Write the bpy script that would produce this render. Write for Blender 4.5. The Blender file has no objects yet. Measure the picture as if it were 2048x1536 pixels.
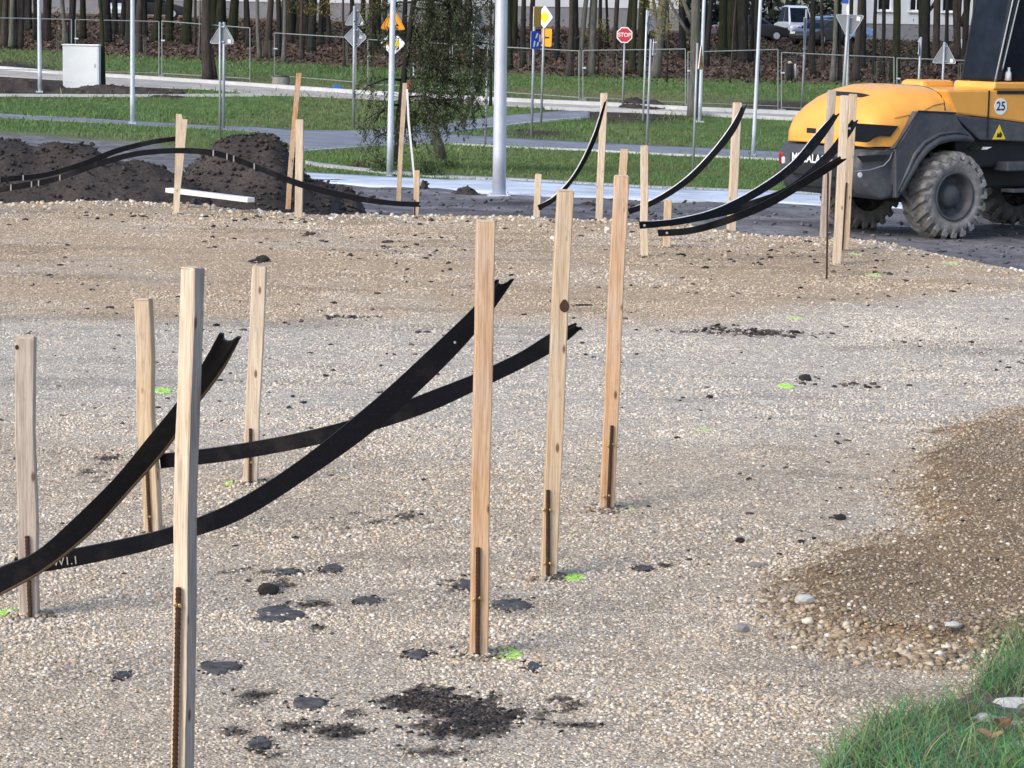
import bpy, math, random
import numpy as np
from mathutils import Vector, Matrix
random.seed(7)
R = np.random.default_rng(11)
sc = bpy.context.scene
COL = sc.collection
rad = math.radians

# ------------------------------------------------------------ camera model
F = 5000.0; HC = 1.91
PITCH = math.atan((768 - 37) / F); ROLL = rad(1.0)
fwd = np.array([0, math.cos(PITCH), -math.sin(PITCH)])
r0 = np.array([1.0, 0, 0]); u0 = np.array([0, math.sin(PITCH), math.cos(PITCH)])
rgt = r0 * math.cos(ROLL) + u0 * math.sin(ROLL)
upv = u0 * math.cos(ROLL) - r0 * math.sin(ROLL)
CAM = np.array([0, 0, HC])

def ray(px, py):
    return fwd * F + rgt * (px - 1024) - upv * (py - 768)
def at(px, py, Y):
    d = ray(px, py); return Vector(CAM + d * (Y / d[1]))
def flat(px, py, z=0.0):
    d = ray(px, py); return Vector(CAM + d * ((z - HC) / d[2]))

KY = [-50, 12, 18, 26, 36, 45, 60, 75, 83, 90, 100, 125, 150, 200, 400, 900]
KZ = [-.55, -.55, -.6, -.86, -.88, -1.05, -1.40, -1.60, -1.52, -.90, -.29, .45, 1.28, 2.1, 3.0, 4.0]
def T(x, y):
    x = np.asarray(x, float); y = np.asarray(y, float)
    z = np.interp(y, KY, KZ)
    t = np.interp(y, [20, 34, 90, 140, 400], [0, .02, .022, .012, 0])
    return z - t * np.clip(x, -40, 40)
YS = np.arange(25.5, 420, .12)
def ground_arr(px, py, off=0.0):
    px = np.asarray(px, float).ravel(); py = np.asarray(py, float).ravel()
    out = np.zeros((len(px), 3))
    for s in range(0, len(px), 1500):
        a = px[s:s+1500, None]; b = py[s:s+1500, None]
        d = fwd[None] * F + rgt[None] * (a - 1024) - upv[None] * (b - 768)
        k = YS[None, :] / d[:, 1:2]
        X = d[:, 0:1] * k; Z = HC + d[:, 2:3] * k
        g = Z - T(X, np.broadcast_to(YS[None, :], X.shape))
        neg = g < 0
        i = np.where(neg.any(1), neg.argmax(1), len(YS) - 1); i = np.maximum(i, 1)
        n = np.arange(len(i))
        g1 = g[n, i]; g0 = g[n, i-1]
        t = np.clip(g0 / np.maximum(g0 - g1, 1e-9), 0, 1)
        yy = YS[i-1] + (YS[i] - YS[i-1]) * t
        kk = yy / d[:, 1]
        xx = d[:, 0] * kk
        out[s:s+1500, 0] = xx; out[s:s+1500, 1] = yy; out[s:s+1500, 2] = T(xx, yy) + off
    return out
def gnd(px, py, off=0.0):
    return Vector(ground_arr([px], [py], off)[0])

# ------------------------------------------------------------ noise
def _h(ix, iy, s):
    n = (ix * 374761393 + iy * 668265263 + s * 974634777) & 0xFFFFFFFF
    n = ((n ^ (n >> 13)) * 1274126177) & 0xFFFFFFFF
    return ((n ^ (n >> 16)) & 0xFFFF) / 65535.0
def vnoise(x, y, sc_=1.0, seed=0):
    x = np.asarray(x, float) * sc_ + 1000; y = np.asarray(y, float) * sc_ + 1000
    ix = np.floor(x).astype(np.int64); iy = np.floor(y).astype(np.int64)
    fx = x - ix; fy = y - iy
    fx = fx * fx * (3 - 2 * fx); fy = fy * fy * (3 - 2 * fy)
    a = _h(ix, iy, seed); b = _h(ix+1, iy, seed); c = _h(ix, iy+1, seed); d = _h(ix+1, iy+1, seed)
    return (a * (1-fx) + b * fx) * (1-fy) + (c * (1-fx) + d * fx) * fy
def fbm(x, y, s, seed=0, o=4):
    v = 0; a = .5; t = 0
    for k in range(o):
        v = v + a * vnoise(x, y, s * 2**k, seed + k * 17); t += a; a *= .55
    return v / t
def smooth(a, b, x):
    t = np.clip((x - a) / (b - a), 0, 1); return t * t * (3 - 2 * t)
def inpoly(x, y, P):
    x = np.asarray(x); y = np.asarray(y); r = np.zeros(x.shape, bool); n = len(P)
    for i in range(n):
        x1, y1 = P[i][0], P[i][1]; x2, y2 = P[(i+1) % n][0], P[(i+1) % n][1]
        if y1 == y2: continue
        c = ((y1 > y) != (y2 > y)) & (x < (x2 - x1) * (y - y1) / (y2 - y1) + x1)
        r ^= c
    return r
def polydist(x, y, P):
    d = np.full(np.asarray(x).shape, 1e9); n = len(P)
    for i in range(n):
        x1, y1 = P[i][0], P[i][1]; x2, y2 = P[(i+1) % n][0], P[(i+1) % n][1]
        L = (x2-x1)**2 + (y2-y1)**2 + 1e-12
        t = np.clip(((x-x1)*(x2-x1) + (y-y1)*(y2-y1)) / L, 0, 1)
        d = np.minimum(d, np.hypot(x - x1 - t*(x2-x1), y - y1 - t*(y2-y1)))
    return d

# ------------------------------------------------------------ materials
MATS = {}
class NT:
    def __init__(s, name):
        m = bpy.data.materials.new(name); m.use_nodes = True
        s.m = m; s.t = m.node_tree; s.n = s.t.nodes; s.l = s.t.links
        s.b = s.n['Principled BSDF']; MATS[name] = m
    def N(s, ty, **kw):
        n = s.n.new(ty)
        for k, v in kw.items():
            if k.startswith('i_'): n.inputs[k[2:].replace('_', ' ')].default_value = v
            else: setattr(n, k, v)
        return n
    def L(s, a, b): s.l.new(a, b)
    def noise(s, vec, scale, detail=4, rough=.6):
        n = s.N('ShaderNodeTexNoise'); n.inputs['Scale'].default_value = scale
        n.inputs['Detail'].default_value = detail; n.inputs['Roughness'].default_value = rough
        s.L(vec, n.inputs['Vector']); return n
    def coord(s, scale=(1, 1, 1), kind='Object'):
        c = s.N('ShaderNodeTexCoord'); mp = s.N('ShaderNodeMapping'); mp.inputs['Scale'].default_value = scale
        s.L(c.outputs[kind], mp.inputs['Vector']); return mp.outputs['Vector']
    def ramp(s, fac, stops):
        r = s.N('ShaderNodeValToRGB'); e = r.color_ramp.elements
        while len(e) < len(stops): e.new(.5)
        for i, (p, c) in enumerate(stops):
            e[i].position = p; e[i].color = (*c, 1) if len(c) == 3 else c
        s.L(fac, r.inputs['Fac']); return r.outputs['Color']
    def mix(s, a, b, fac, mode='MIX'):
        n = s.N('ShaderNodeMix', data_type='RGBA', blend_type=mode)
        for v, k in ((fac, 0), (a, 6), (b, 7)):
            if hasattr(v, 'links'): s.L(v, n.inputs[k])
            else: n.inputs[k].default_value = v if k == 0 else ((*v, 1) if len(v) == 3 else v)
        return n.outputs[2]
    def bump(s, h, strength, dist):
        b = s.N('ShaderNodeBump'); b.inputs['Strength'].default_value = strength; b.inputs['Distance'].default_value = dist
        s.L(h, b.inputs['Height']); s.L(b.outputs['Normal'], s.b.inputs['Normal']); return b
    def col(s, c):
        if hasattr(c, 'links'): s.L(c, s.b.inputs['Base Color'])
        else: s.b.inputs['Base Color'].default_value = (*c, 1)
    def set(s, **k):
        for a, v in k.items(): s.b.inputs[a.replace('_', ' ')].default_value = v
        return s

def plain(name, c, rough=.6, metal=0, var=.18, scale=6, bump=.0, spec=.5, coat=0, bscale=None):
    t = NT(name); v = t.coord()
    n = t.noise(v, scale, 5, .65)
    c = np.array(c)
    t.col(t.ramp(n.outputs['Fac'], [(.3, tuple(c * (1 - var))), (.7, tuple(np.minimum(c * (1 + var), 1)))]))
    t.set(Roughness=rough, Metallic=metal); t.b.inputs['Specular IOR Level'].default_value = spec
    t.b.inputs['Coat Weight'].default_value = coat
    if bump:
        n2 = t.noise(v, bscale or scale * 6, 4, .7); t.bump(n2.outputs['Fac'], .8, bump)
    return t.m

def m_gravel():
    t = NT('gravel_surface'); v = t.coord()
    a = t.N('ShaderNodeAttribute', attribute_name='Col')
    vo = t.N('ShaderNodeTexVoronoi', feature='F1'); vo.inputs['Scale'].default_value = 95; t.L(v, vo.inputs['Vector'])
    cell = t.ramp(vo.outputs['Color'], [(0, (.38, .35, .33)), (.3, (.80, .77, .73)), (.6, (1.05, 1.01, .95)), (.85, (1.3, 1.3, 1.27)), (1, (1.7, 1.7, 1.7))])
    ed = t.ramp(vo.outputs['Distance'], [(.0, (1.1, 1.1, 1.1)), (.45, (.9, .9, .9)), (.8, (.5, .48, .46))])
    c = t.mix(a.outputs['Color'], cell, .75, 'MULTIPLY'); c = t.mix(c, ed, .8, 'MULTIPLY')
    vo2 = t.N('ShaderNodeTexVoronoi', feature='F1'); vo2.inputs['Scale'].default_value = 28; t.L(v, vo2.inputs['Vector'])
    c = t.mix(c, t.ramp(vo2.outputs['Color'], [(.2, (.75, .73, .72)), (.6, (1.05, 1.03, 1.0)), (.9, (1.3, 1.3, 1.3))]), .6, 'MULTIPLY')
    t.col(c); t.set(Roughness=.92); t.b.inputs['Specular IOR Level'].default_value = .2
    t.bump(vo.outputs['Distance'], -.9, .006) if False else t.bump(vo.outputs['Distance'], .7, -.008)
    return t.m
def m_attr(name, rough=.85, nscale=60, var=.35, bump=.002, spec=.3, trans=0):
    t = NT(name); v = t.coord()
    a = t.N('ShaderNodeAttribute', attribute_name='Col')
    n = t.noise(v, nscale, 5, .7)
    c = t.mix(a.outputs['Color'], t.ramp(n.outputs['Fac'], [(.3, (1-var,)*3), (.7, (1+var,)*3)]), 1.0, 'MULTIPLY')
    t.col(c); t.set(Roughness=rough); t.b.inputs['Specular IOR Level'].default_value = spec
    if bump: t.bump(n.outputs['Fac'], .8, bump)
    return t.m
def m_wood(name, c1, c2, dark, gray=0.0):
    t = NT(name); v = t.coord((38, 38, 1.6)); v2 = t.coord((5, 5, 2.2)); v3 = t.coord((260, 260, 9))
    oi = t.N('ShaderNodeObjectInfo')
    n = t.noise(v, 1.0, 6, .6); n2 = t.noise(v2, 1.3, 3, .5); n3 = t.noise(v3, 1, 3, .6)
    c = t.ramp(n.outputs['Fac'], [(.28, dark), (.45, c1), (.72, c2)])
    c = t.mix(c, (.58, .52, .46), t.ramp(n2.outputs['Fac'], [(.42, (0, 0, 0)), (.70, (.55, .55, .55))]))
    n5 = t.noise(t.coord((30, 30, 12)), 1.5, 6, .75)
    c = t.mix(c, (.20, .165, .13), t.ramp(n5.outputs['Fac'], [(.60, (0, 0, 0)), (.78, (.75,)*3)]))
    c = t.mix(c, t.ramp(n3.outputs['Fac'], [(.35, (.68, .63, .60)), (.6, (1.08, 1.08, 1.08))]), .8, 'MULTIPLY')
    vo = t.N('ShaderNodeTexVoronoi', feature='F1'); vo.inputs['Scale'].default_value = 1.0
    t.L(t.coord((14, 14, 5)), vo.inputs['Vector'])
    c = t.mix(c, (.09, .045, .02), t.ramp(vo.outputs['Distance'], [(.06, (.85,)*3), (.11, (0, 0, 0))]))
    t.col(c); t.set(Roughness=.8); t.b.inputs['Specular IOR Level'].default_value = .25
    t.bump(n3.outputs['Fac'], .6, .0015)
    return t.m
def m_bark(name, c1, c2, c3):
    t = NT(name); v = t.coord((9, 9, 1.6)); v2 = t.coord((1, 1, .5))
    n = t.noise(v, 1.5, 6, .7); n2 = t.noise(v2, 1.6, 3, .6)
    c = t.ramp(n.outputs['Fac'], [(.3, c1), (.6, c2)])
    c = t.mix(c, c3, t.ramp(n2.outputs['Fac'], [(.42, (0, 0, 0)), (.7, (.8, .8, .8))]))
    t.col(c); t.set(Roughness=.95); t.b.inputs['Specular IOR Level'].default_value = .15
    t.bump(n.outputs['Fac'], 1, .03); return t.m
def m_plastic(name, dirt):
    t = NT(name); v = t.coord()
    n = t.noise(v, 9, 6, .7)
    c = t.mix((.0035, .004, .007), (.10, .09, .08), t.ramp(n.outputs['Fac'], [(.66 - dirt, (0, 0, 0)), (.80 - dirt, (.6,)*3)]))
    n3 = t.noise(t.coord((40, 40, 40)), 3, 3, .7)
    c = t.mix(c, (.035, .034, .036), t.ramp(n3.outputs['Fac'], [(.55, (0, 0, 0)), (.8, (.4,)*3)]))
    n4 = t.noise(t.coord((1.2, 1.2, 1.2)), 2.2, 5, .7)
    c = t.mix(c, (.075, .068, .06), t.ramp(n4.outputs['Fac'], [(.56, (0, 0, 0)), (.75, (.28,)*3)]))
    t.col(c); t.set(Roughness=.5); t.b.inputs['Specular IOR Level'].default_value = .13
    t.bump(n3.outputs['Fac'], .4, .001)
    return t.m

def m_dusty(name, c, dirt, rough, amt):
    t = NT(name); v = t.coord()
    n = t.noise(v, 2.4, 7, .72); n2 = t.noise(v, 14, 5, .7)
    a = t.ramp(n.outputs['Fac'], [(.45, (0, 0, 0)), (.75, (amt,)*3)]); b = t.ramp(n2.outputs['Fac'], [(.56, (0, 0, 0)), (.72, (amt,)*3)])
    t.col(t.mix(t.mix(c, dirt, a), dirt, b)); t.set(Roughness=rough); t.bump(n2.outputs['Fac'], .3, .002); return t.m
m_gravel(); m_dusty('machine_plastic', (.046, .052, .068), (.15, .14, .125), .55, .55)
m_attr('pebble'); m_attr('soil_ground', nscale=4, var=.4, bump=.03, spec=.1); m_attr('grass_blade', rough=.6, nscale=3, var=.2, bump=0, spec=.25)
m_attr('clod', nscale=30, var=.45, bump=.006, spec=.15); m_attr('leaf', rough=.7, nscale=5, var=.2, bump=0)
m_wood('wood_tan', (.52, .39, .255), (.66, .53, .38), (.36, .23, .12))
m_wood('wood_orange', (.54, .34, .20), (.64, .46, .31), (.38, .20, .09))
m_wood('wood_pale', (.60, .49, .37), (.72, .63, .51), (.42, .32, .22))
m_wood('wood_grey', (.40, .34, .30), (.52, .46, .40), (.24, .19, .15))
m_wood('wood_weathered_shaded', (.26, .25, .245), (.34, .33, .325), (.14, .13, .13))
m_bark('bark_dark', (.010, .011, .013), (.036, .034, .035), (.024, .030, .020))
m_bark('bark_brown', (.022, .018, .018), (.070, .058, .052), (.042, .038, .032))
m_bark('bark_grey', (.05, .05, .05), (.15, .145, .138), (.08, .09, .055))
m_bark('bark_moss', (.012, .014, .010), (.040, .042, .026), (.026, .034, .014))
m_plastic('black_plastic', 0.0); m_plastic('muddy_plastic', .035)
plain('rebar', (.055, .026, .014), .75, .3, .4, 30, .001)
plain('brass', (.55, .38, .18), .35, 1, .1)
plain('galvanised', (.55, .60, .69), .42, .3, .12, 3, .0)
plain('galvanised_dull', (.33, .36, .40), .5, .4, .15, 3)
plain('fence_wire', (.10, .12, .13), .6, .3, .2)
plain('fence_tube', (.24, .28, .29), .55, .3, .15)
plain('pale_edge', (.62, .64, .68), .35)  # pale tube colour stands in for sky light on black strips' top edges
plain('brown_edge', (.10, .065, .04), .6)
plain('sign_back', (.23, .25, .28), .55, .2, .08, 4)
plain('white_paint', (.80, .82, .84), .5, 0, .05, 4)
plain('cabinet_grey', (.66, .70, .74), .55, 0, .05, 2)
plain('sign_red', (.55, .035, .06), .4, 0, .06)
plain('sign_orange', (.88, .33, .01), .45, 0, .08)
plain('sign_yellow', (.82, .62, .03), .45, 0, .06)
plain('sign_yellow_dull', (.55, .27, .02), .5, 0, .1)
plain('sign_blue', (.012, .05, .42), .4, 0, .1)
plain('sign_black', (.015, .015, .015), .5)
plain('concrete', (.46, .46, .45), .9, 0, .15, 5, .004)
plain('concrete_grey', (.22, .21, .20), .9, 0, .25, 8, .01)
plain('pave_light', (.50, .565, .665), .9, 0, .30, .9, .004, .25, bscale=9)
plain('asphalt', (.195, .215, .258), .9, 0, .25, .9, .004, .3, bscale=30)
plain('road_grit', (.36, .35, .335), .95, 0, .2, 1.2, .006, .2, bscale=20)
plain('kerb', (.55, .56, .57), .85, 0, .12, 2)
plain('hood_paint', (.80, .38, .068), .40, 0, .10, 2.5, .0, .5, .3)
plain('machine_black', (.010, .010, .012), .6, 0, .3, 5)
plain('tyre', (.215, .212, .205), .95, 0, .38, 9, .008, .12, bscale=30)
plain('rim', (.060, .065, .075), .7, 0, .3, 6)
plain('dark_glass', (.008, .012, .021), .16, 0, .6, 2.5, 0, .14)
plain('red_lens', (.30, .01, .015), .25)
plain('wall_render', (.56, .60, .66), .9, 0, .05, .6)
plain('wall_plinth', (.20, .205, .23), .9, 0, .12, 2)
plain('roof_tin', (.12, .11, .11), .7)
plain('car_white', (.62, .68, .76), .3, 0, .03, 2, 0, .5, .5)
plain('car_blue', (.20, .34, .62), .3, 0, .03, 2, 0, .5, .5)
plain('car_dark', (.022, .024, .03), .3, 0, .05, 2, 0, .5, .5)
plain('blue_plastic', (.02, .10, .42), .4)
plain('dark_red', (.22, .02, .03), .6)
plain('dark_cloth', (.012, .012, .018), .9)
plain('pink_cloth', (.62, .52, .56), .8)
plain('dry_leaf', (.32, .19, .11), .7, 0, .25, 12)
plain('rust_leaf', (.12, .05, .03), .7, 0, .3, 12)
plain('lime_paint', (.38, .62, .14), .7, 0, .2, 40)
plain('lime_faded', (.45, .54, .27), .8, 0, .25, 40)
plain('slab', (.105, .105, .112), .9, 0, .55, 22, .012, .15)
plain('peat', (.025, .022, .022), .95, 0, .4, 20, .01)
plain('chalk', (.30, .29, .27), .9)
plain('lettering', (.75, .77, .80), .5)
plain('ink', (.02, .03, .07), .5)

# ------------------------------------------------------------ objects
def tag(o, label=None, cat=None, group=None, kind=None):
    if label: o['label'] = label
    if cat: o['category'] = cat
    if group: o['group'] = group
    if kind: o['kind'] = kind
    return o
def thing(name, label, cat, loc=(0, 0, 0), group=None):
    o = bpy.data.objects.new(name, None); COL.objects.link(o); o.location = loc
    o.empty_display_size = .1
    return tag(o, label, cat, group)
def wloc(o):
    v = Vector((0, 0, 0))
    while o is not None: v += o.location; o = o.parent
    return v
def np_mesh(name, V, Fc, mat, col=None, parent=None, smooth_=False, tri=True):
    V = np.asarray(V, np.float32); Fc = np.asarray(Fc, np.int32)
    me = bpy.data.meshes.new(name)
    k = Fc.shape[1]; n = len(Fc)
    me.vertices.add(len(V)); me.vertices.foreach_set('co', V.ravel())
    me.loops.add(n * k); me.loops.foreach_set('vertex_index', Fc.ravel())
    me.polygons.add(n); me.polygons.foreach_set('loop_start', np.arange(n, dtype=np.int32) * k)
    try: me.polygons.foreach_set('loop_total', np.full(n, k, np.int32))
    except Exception: pass
    if smooth_: me.polygons.foreach_set('use_smooth', np.ones(n, bool))
    if col is not None:
        a = me.color_attributes.new('Col', 'FLOAT_COLOR', 'POINT')
        c = np.ones((len(V), 4), np.float32); c[:, :3] = col; a.data.foreach_set('color', c.ravel())
    me.update(calc_edges=True); me.validate()
    me.materials.append(MATS[mat])
    o = bpy.data.objects.new(name, me); COL.objects.link(o)
    if parent: o.parent = parent
    return o
class MB:
    def __init__(s, xf=None): s.v = []; s.f = []; s.xf = xf
    def add(s, vs, fs):
        b = len(s.v)
        s.v += [Vector(s.xf(*v)) if s.xf else Vector(v) for v in vs]
        s.f += [[b + i for i in f] for f in fs]; return s
    def box(s, c, d, rot=None, taper=1.0):
        vs = []
        for z in (-.5, .5):
            k = taper if z > 0 else 1
            for x, y in ((-.5, -.5), (.5, -.5), (.5, .5), (-.5, .5)):
                p = Vector((x * d[0] * k, y * d[1] * k, z * d[2]))
                if rot is not None: p = rot @ p
                vs.append(p + Vector(c))
        return s.add(vs, [(3, 2, 1, 0), (4, 5, 6, 7), (0, 1, 5, 4), (1, 2, 6, 5), (2, 3, 7, 6), (3, 0, 4, 7)])
    def tube(s, pts, rs, n=8, cap=True, sq=False):
        pts = [Vector(p) for p in pts]
        if not hasattr(rs, '__len__'): rs = [rs] * len(pts)
        vs = []; m = len(pts)
        ref = Vector((0, 1, 0))
        for i, p in enumerate(pts):
            t = (pts[min(i+1, m-1)] - pts[max(i-1, 0)]).normalized()
            a = ref - t * ref.dot(t)
            if a.length < .05: a = Vector((1, 0, 0)) - t * t.x
            a.normalize(); b = t.cross(a)
            for k in range(n):
                th = 2 * math.pi * (k + (.5 if sq else 0)) / n
                vs.append(p + (a * math.cos(th) + b * math.sin(th)) * rs[i])
        fs = [(i*n + k, i*n + (k+1) % n, (i+1)*n + (k+1) % n, (i+1)*n + k) for i in range(m-1) for k in range(n)]
        if cap: fs += [tuple(range(n))[::-1], tuple((m-1)*n + k for k in range(n))]
        return s.add(vs, fs)
    def prism(s, poly, a, b, mp):
        """extrude 2-D polygon between offsets a and b; mp(x, y, t) -> point"""
        n = len(poly)
        vs = [mp(x, y, a) for x, y in poly] + [mp(x, y, b) for x, y in poly]
        fs = [tuple(range(n))[::-1], tuple(range(n, 2*n))] + [(i, (i+1) % n, n + (i+1) % n, n + i) for i in range(n)]
        return s.add(vs, fs)
    def build(s, name, mat, parent=None, smooth_=False, bevel=0, local=False):
        me = bpy.data.meshes.new(name)
        off = Vector((0, 0, 0)) if (local or parent is None) else wloc(parent)
        me.from_pydata([tuple(v - off) for v in s.v], [], s.f); me.update()
        me.materials.append(MATS[mat])
        if smooth_:
            for p in me.polygons: p.use_smooth = True
        o = bpy.data.objects.new(name, me); COL.objects.link(o)
        if parent: o.parent = parent
        if bevel:
            m = o.modifiers.new('bevel', 'BEVEL'); m.width = bevel; m.segments = 2; m.limit_method = 'ANGLE'
        import bmesh
        bm = bmesh.new(); bm.from_mesh(me); bmesh.ops.recalc_face_normals(bm, faces=bm.faces); bm.to_mesh(me); bm.free()
        return o
def txt(string, size, mb, mp, bold=0):
    cu = bpy.data.curves.new('txt', 'FONT'); cu.body = string; cu.size = size; cu.align_x = 'CENTER'; cu.align_y = 'CENTER'
    cu.offset = bold
    o = bpy.data.objects.new('txt', cu); COL.objects.link(o)
    bpy.context.view_layer.update()
    me = bpy.data.meshes.new_from_object(o)
    mb.add([mp(v.co.x, v.co.y) for v in me.vertices], [list(p.vertices) for p in me.polygons])
    bpy.data.objects.remove(o); bpy.data.curves.remove(cu); bpy.data.meshes.remove(me)
    return mb

ICO = None
def ico():
    global ICO
    if ICO is None:
        t = (1 + 5**.5) / 2
        v = np.array([(-1, t, 0), (1, t, 0), (-1, -t, 0), (1, -t, 0), (0, -1, t), (0, 1, t), (0, -1, -t), (0, 1, -t), (t, 0, -1), (t, 0, 1), (-t, 0, -1), (-t, 0, 1)], float)
        v /= np.linalg.norm(v[0])
        f = np.array([(0, 11, 5), (0, 5, 1), (0, 1, 7), (0, 7, 10), (0, 10, 11), (1, 5, 9), (5, 11, 4), (11, 10, 2), (10, 7, 6), (7, 1, 8), (3, 9, 4), (3, 4, 2), (3, 2, 6), (3, 6, 8), (3, 8, 9), (4, 9, 5), (2, 4, 11), (6, 2, 10), (8, 6, 7), (9, 8, 1)])
        ICO = (v, f)
    return ICO
def stones(name, P, size, col, mat='pebble', flatk=.6, jit=.28, kind='stuff', parent=None, sink=.25):
    """P (N,3) centres on the surface, size (N,), col (N,3)"""
    v, f = ico(); N = len(P)
    A = v[None] * (1 + R.uniform(-jit, jit, (N, 12, 1)))
    S = np.stack([R.uniform(.75, 1.3, N), R.uniform(.7, 1.1, N), R.uniform(.6, 1.2, N) * flatk], 1)
    A = A * S[:, None] * size[:, None, None]
    th = R.uniform(0, 2*np.pi, N); ph = R.uniform(-.5, .5, N)
    c, s_ = np.cos(ph)[:, None], np.sin(ph)[:, None]
    y = A[..., 1] * c - A[..., 2] * s_; z = A[..., 1] * s_ + A[..., 2] * c; x = A[..., 0]
    c, s_ = np.cos(th)[:, None], np.sin(th)[:, None]
    B = np.stack([x*c - y*s_, x*s_ + y*c, z], -1)
    B += P[:, None]; B[..., 2] += (size * flatk * (1 - 2*sink) * .5)[:, None]
    Fc = (f[None] + (np.arange(N) * 12)[:, None, None]).reshape(-1, 3)
    o = np_mesh(name, B.reshape(-1, 3), Fc, mat, np.repeat(col, 12, 0), parent)
    if kind: o['kind'] = kind
    return o
def blades(name, P, h, w, lean, col, mat='grass_blade', seg=2, droop=.5, kind='stuff'):
    """curved tapering blades; P (N,3), h,w (N,)"""
    N = len(P); th = R.uniform(0, 2*np.pi, N); fa = R.uniform(0, np.pi, N)
    d = np.stack([np.cos(th), np.sin(th), np.zeros(N)], 1); wv = np.stack([np.cos(fa), np.sin(fa), np.zeros(N)], 1)
    rows = []
    for k in range(seg + 1):
        t = k / seg
        c = P + d * (lean * h * t**1.7)[:, None]; c[:, 2] += h * (t - droop * lean * t*t*.5)
        ww = (w * (1 - t)**.7)[:, None] * .5 if k < seg else 0
        if k < seg: rows += [c - wv * ww, c + wv * ww]
        else: rows += [c]
    V = np.stack(rows, 1); m = V.shape[1]
    fs = []
    for k in range(seg - 1): fs += [(2*k, 2*k+1, 2*k+3), (2*k, 2*k+3, 2*k+2)]
    fs += [(2*seg-2, 2*seg-1, 2*seg)]
    Fc = (np.array(fs)[None] + (np.arange(N) * m)[:, None, None]).reshape(-1, 3)
    o = np_mesh(name, V.reshape(-1, 3), Fc, mat, np.repeat(col, m, 0))
    if kind: o['kind'] = kind
    return o
# ============================================================ GROUND
def pl(pts, off=0.0): return ground_arr([p[0] for p in pts], [p[1] for p in pts], off)
# soil / grass limit, bands
B1 = pl([(-160, 262), (-60, 264), (60, 270), (150, 278), (300, 288), (380, 304), (560, 348), (640, 358), (1024, 393), (1536, 408), (2048, 430), (2250, 440)])
B2 = pl([(-160, 92), (0, 97), (100, 100), (300, 115), (500, 121), (700, 132), (1024, 145), (1300, 156), (1700, 167), (2048, 170), (2250, 172)])
soilP = [pl([(-200, 150), (0, 153), (100, 160), (200, 168), (300, 174), (345, 180), (350, 188), (200, 190), (0, 189), (-200, 188)]),
         pl([(1520, 206), (1560, 203), (1640, 208), (1650, 222), (1560, 222), (1515, 214)]),
         pl([(1120, 214), (1330, 224), (1335, 236), (1240, 240), (1150, 232)]),
         pl([(1055, 262), (1100, 264), (1105, 272), (1060, 272)]),
         pl([(-40, 128), (20, 126), (70, 133), (60, 141), (-40, 139)])]
paleP = [pl([(480, 155), (700, 168), (700, 184), (480, 171)]), pl([(1024, 178), (1250, 190), (1400, 200), (1600, 212), (1600, 226), (1250, 210), (1024, 200)]),
         pl([(200, 146), (420, 158), (420, 166), (200, 153)])]
def yb(X, B): return np.interp(X, B[:, 0], B[:, 1])
def ground_col(X, Y, grain=True):
    n = fbm(X, Y, .55, 3); n2 = fbm(X, Y, 1.9, 9); n3 = fbm(X, Y, .16, 21, 3)
    grass = np.stack([.068 + .040*n, .118 + .055*n, .040 + .018*n], -1) * (.75 + .5*n2)[..., None]
    dry = np.stack([.13 + .05*n2, .125 + .04*n2, .062 + .03*n2], -1)
    n5 = fbm(X * .35, Y * 1.4, 1.6, 77, 4); soil = np.stack([.125 + .06*n2, .124 + .058*n2, .138 + .06*n2], -1) * (.45 + .6*n + 1.3 * (n5 - .35))[..., None]
    dark = np.stack([.040 + .03*n2, .033 + .02*n2, .030 + .018*n2], -1)
    leaf = np.stack([.088 + .05*n2, .060 + .032*n2, .044 + .024*n2], -1) * (.6 + .8*n)[..., None]
    c = grass
    k = smooth(.58, .72, n3)[..., None] * .45; c = c * (1 - k) + dry * k
    for P in paleP:
        d = polydist(X, Y, P); ins = inpoly(X, Y, P)
        k = (np.where(ins, 1, smooth(2.0, 0, d)) * (.35 + .6*n))[..., None]; c = c * (1 - k) + dry * k
    far = yb(X, B2)
    k = smooth(-1.6, 1.2, Y - far + (n2 - .5) * 4)[..., None]; c = c * (1 - k) + leaf * k
    # grass strip in front of the right-hand house
    k = (smooth(.45, .6, n) * smooth(123, 128, Y) * smooth(6, 14, X) * .7)[..., None]; c = c * (1 - k) + grass * .8 * k
    for P in soilP:
        d = polydist(X, Y, P); ins = inpoly(X, Y, P)
        k = np.where(ins, 1, smooth(1.4, .0, d + (n2-.5)*1.6))[..., None]; c = c * (1 - k) + dark * k
    near = yb(X, B1)
    w = np.where(X < -3.2, 4.0, .25)
    k = smooth(0, 1, (near - Y + (n - .5) * 1.2) / w + .5)[..., None]; c = c * (1 - k) + soil * k
    return c
xs = np.unique(np.concatenate([np.linspace(-300, -34, 20), np.arange(-34, 34, .3), np.linspace(34, 300, 20)]))
ys = np.unique(np.concatenate([np.linspace(-60, 20, 16), np.arange(20, 60, .22), np.arange(60, 125, .4), np.linspace(125, 200, 60), np.linspace(200, 900, 20)]))
GX, GY = np.meshgrid(xs, ys)
GZ = T(GX, GY)
soilmask = smooth(.4, -.4, GY - yb(GX, B1)) * smooth(24, 27, GY)
GZ = GZ + soilmask * ((fbm(GX, GY, 1.1, 5) - .5) * .14 + (fbm(GX * .5, GY * 1.5, 3.0, 6) - .5) * .10)
V = np.stack([GX, GY, GZ], -1).reshape(-1, 3)
ny, nx = GX.shape
idx = np.arange(nx * ny).reshape(ny, nx)
Fq = np.stack([idx[:-1, :-1], idx[:-1, 1:], idx[1:, 1:], idx[1:, :-1]], -1).reshape(-1, 4)
g = np_mesh('ground', V, Fq, 'soil_ground', ground_col(GX, GY).reshape(-1, 3), smooth_=True)
g['kind'] = 'structure'

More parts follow.
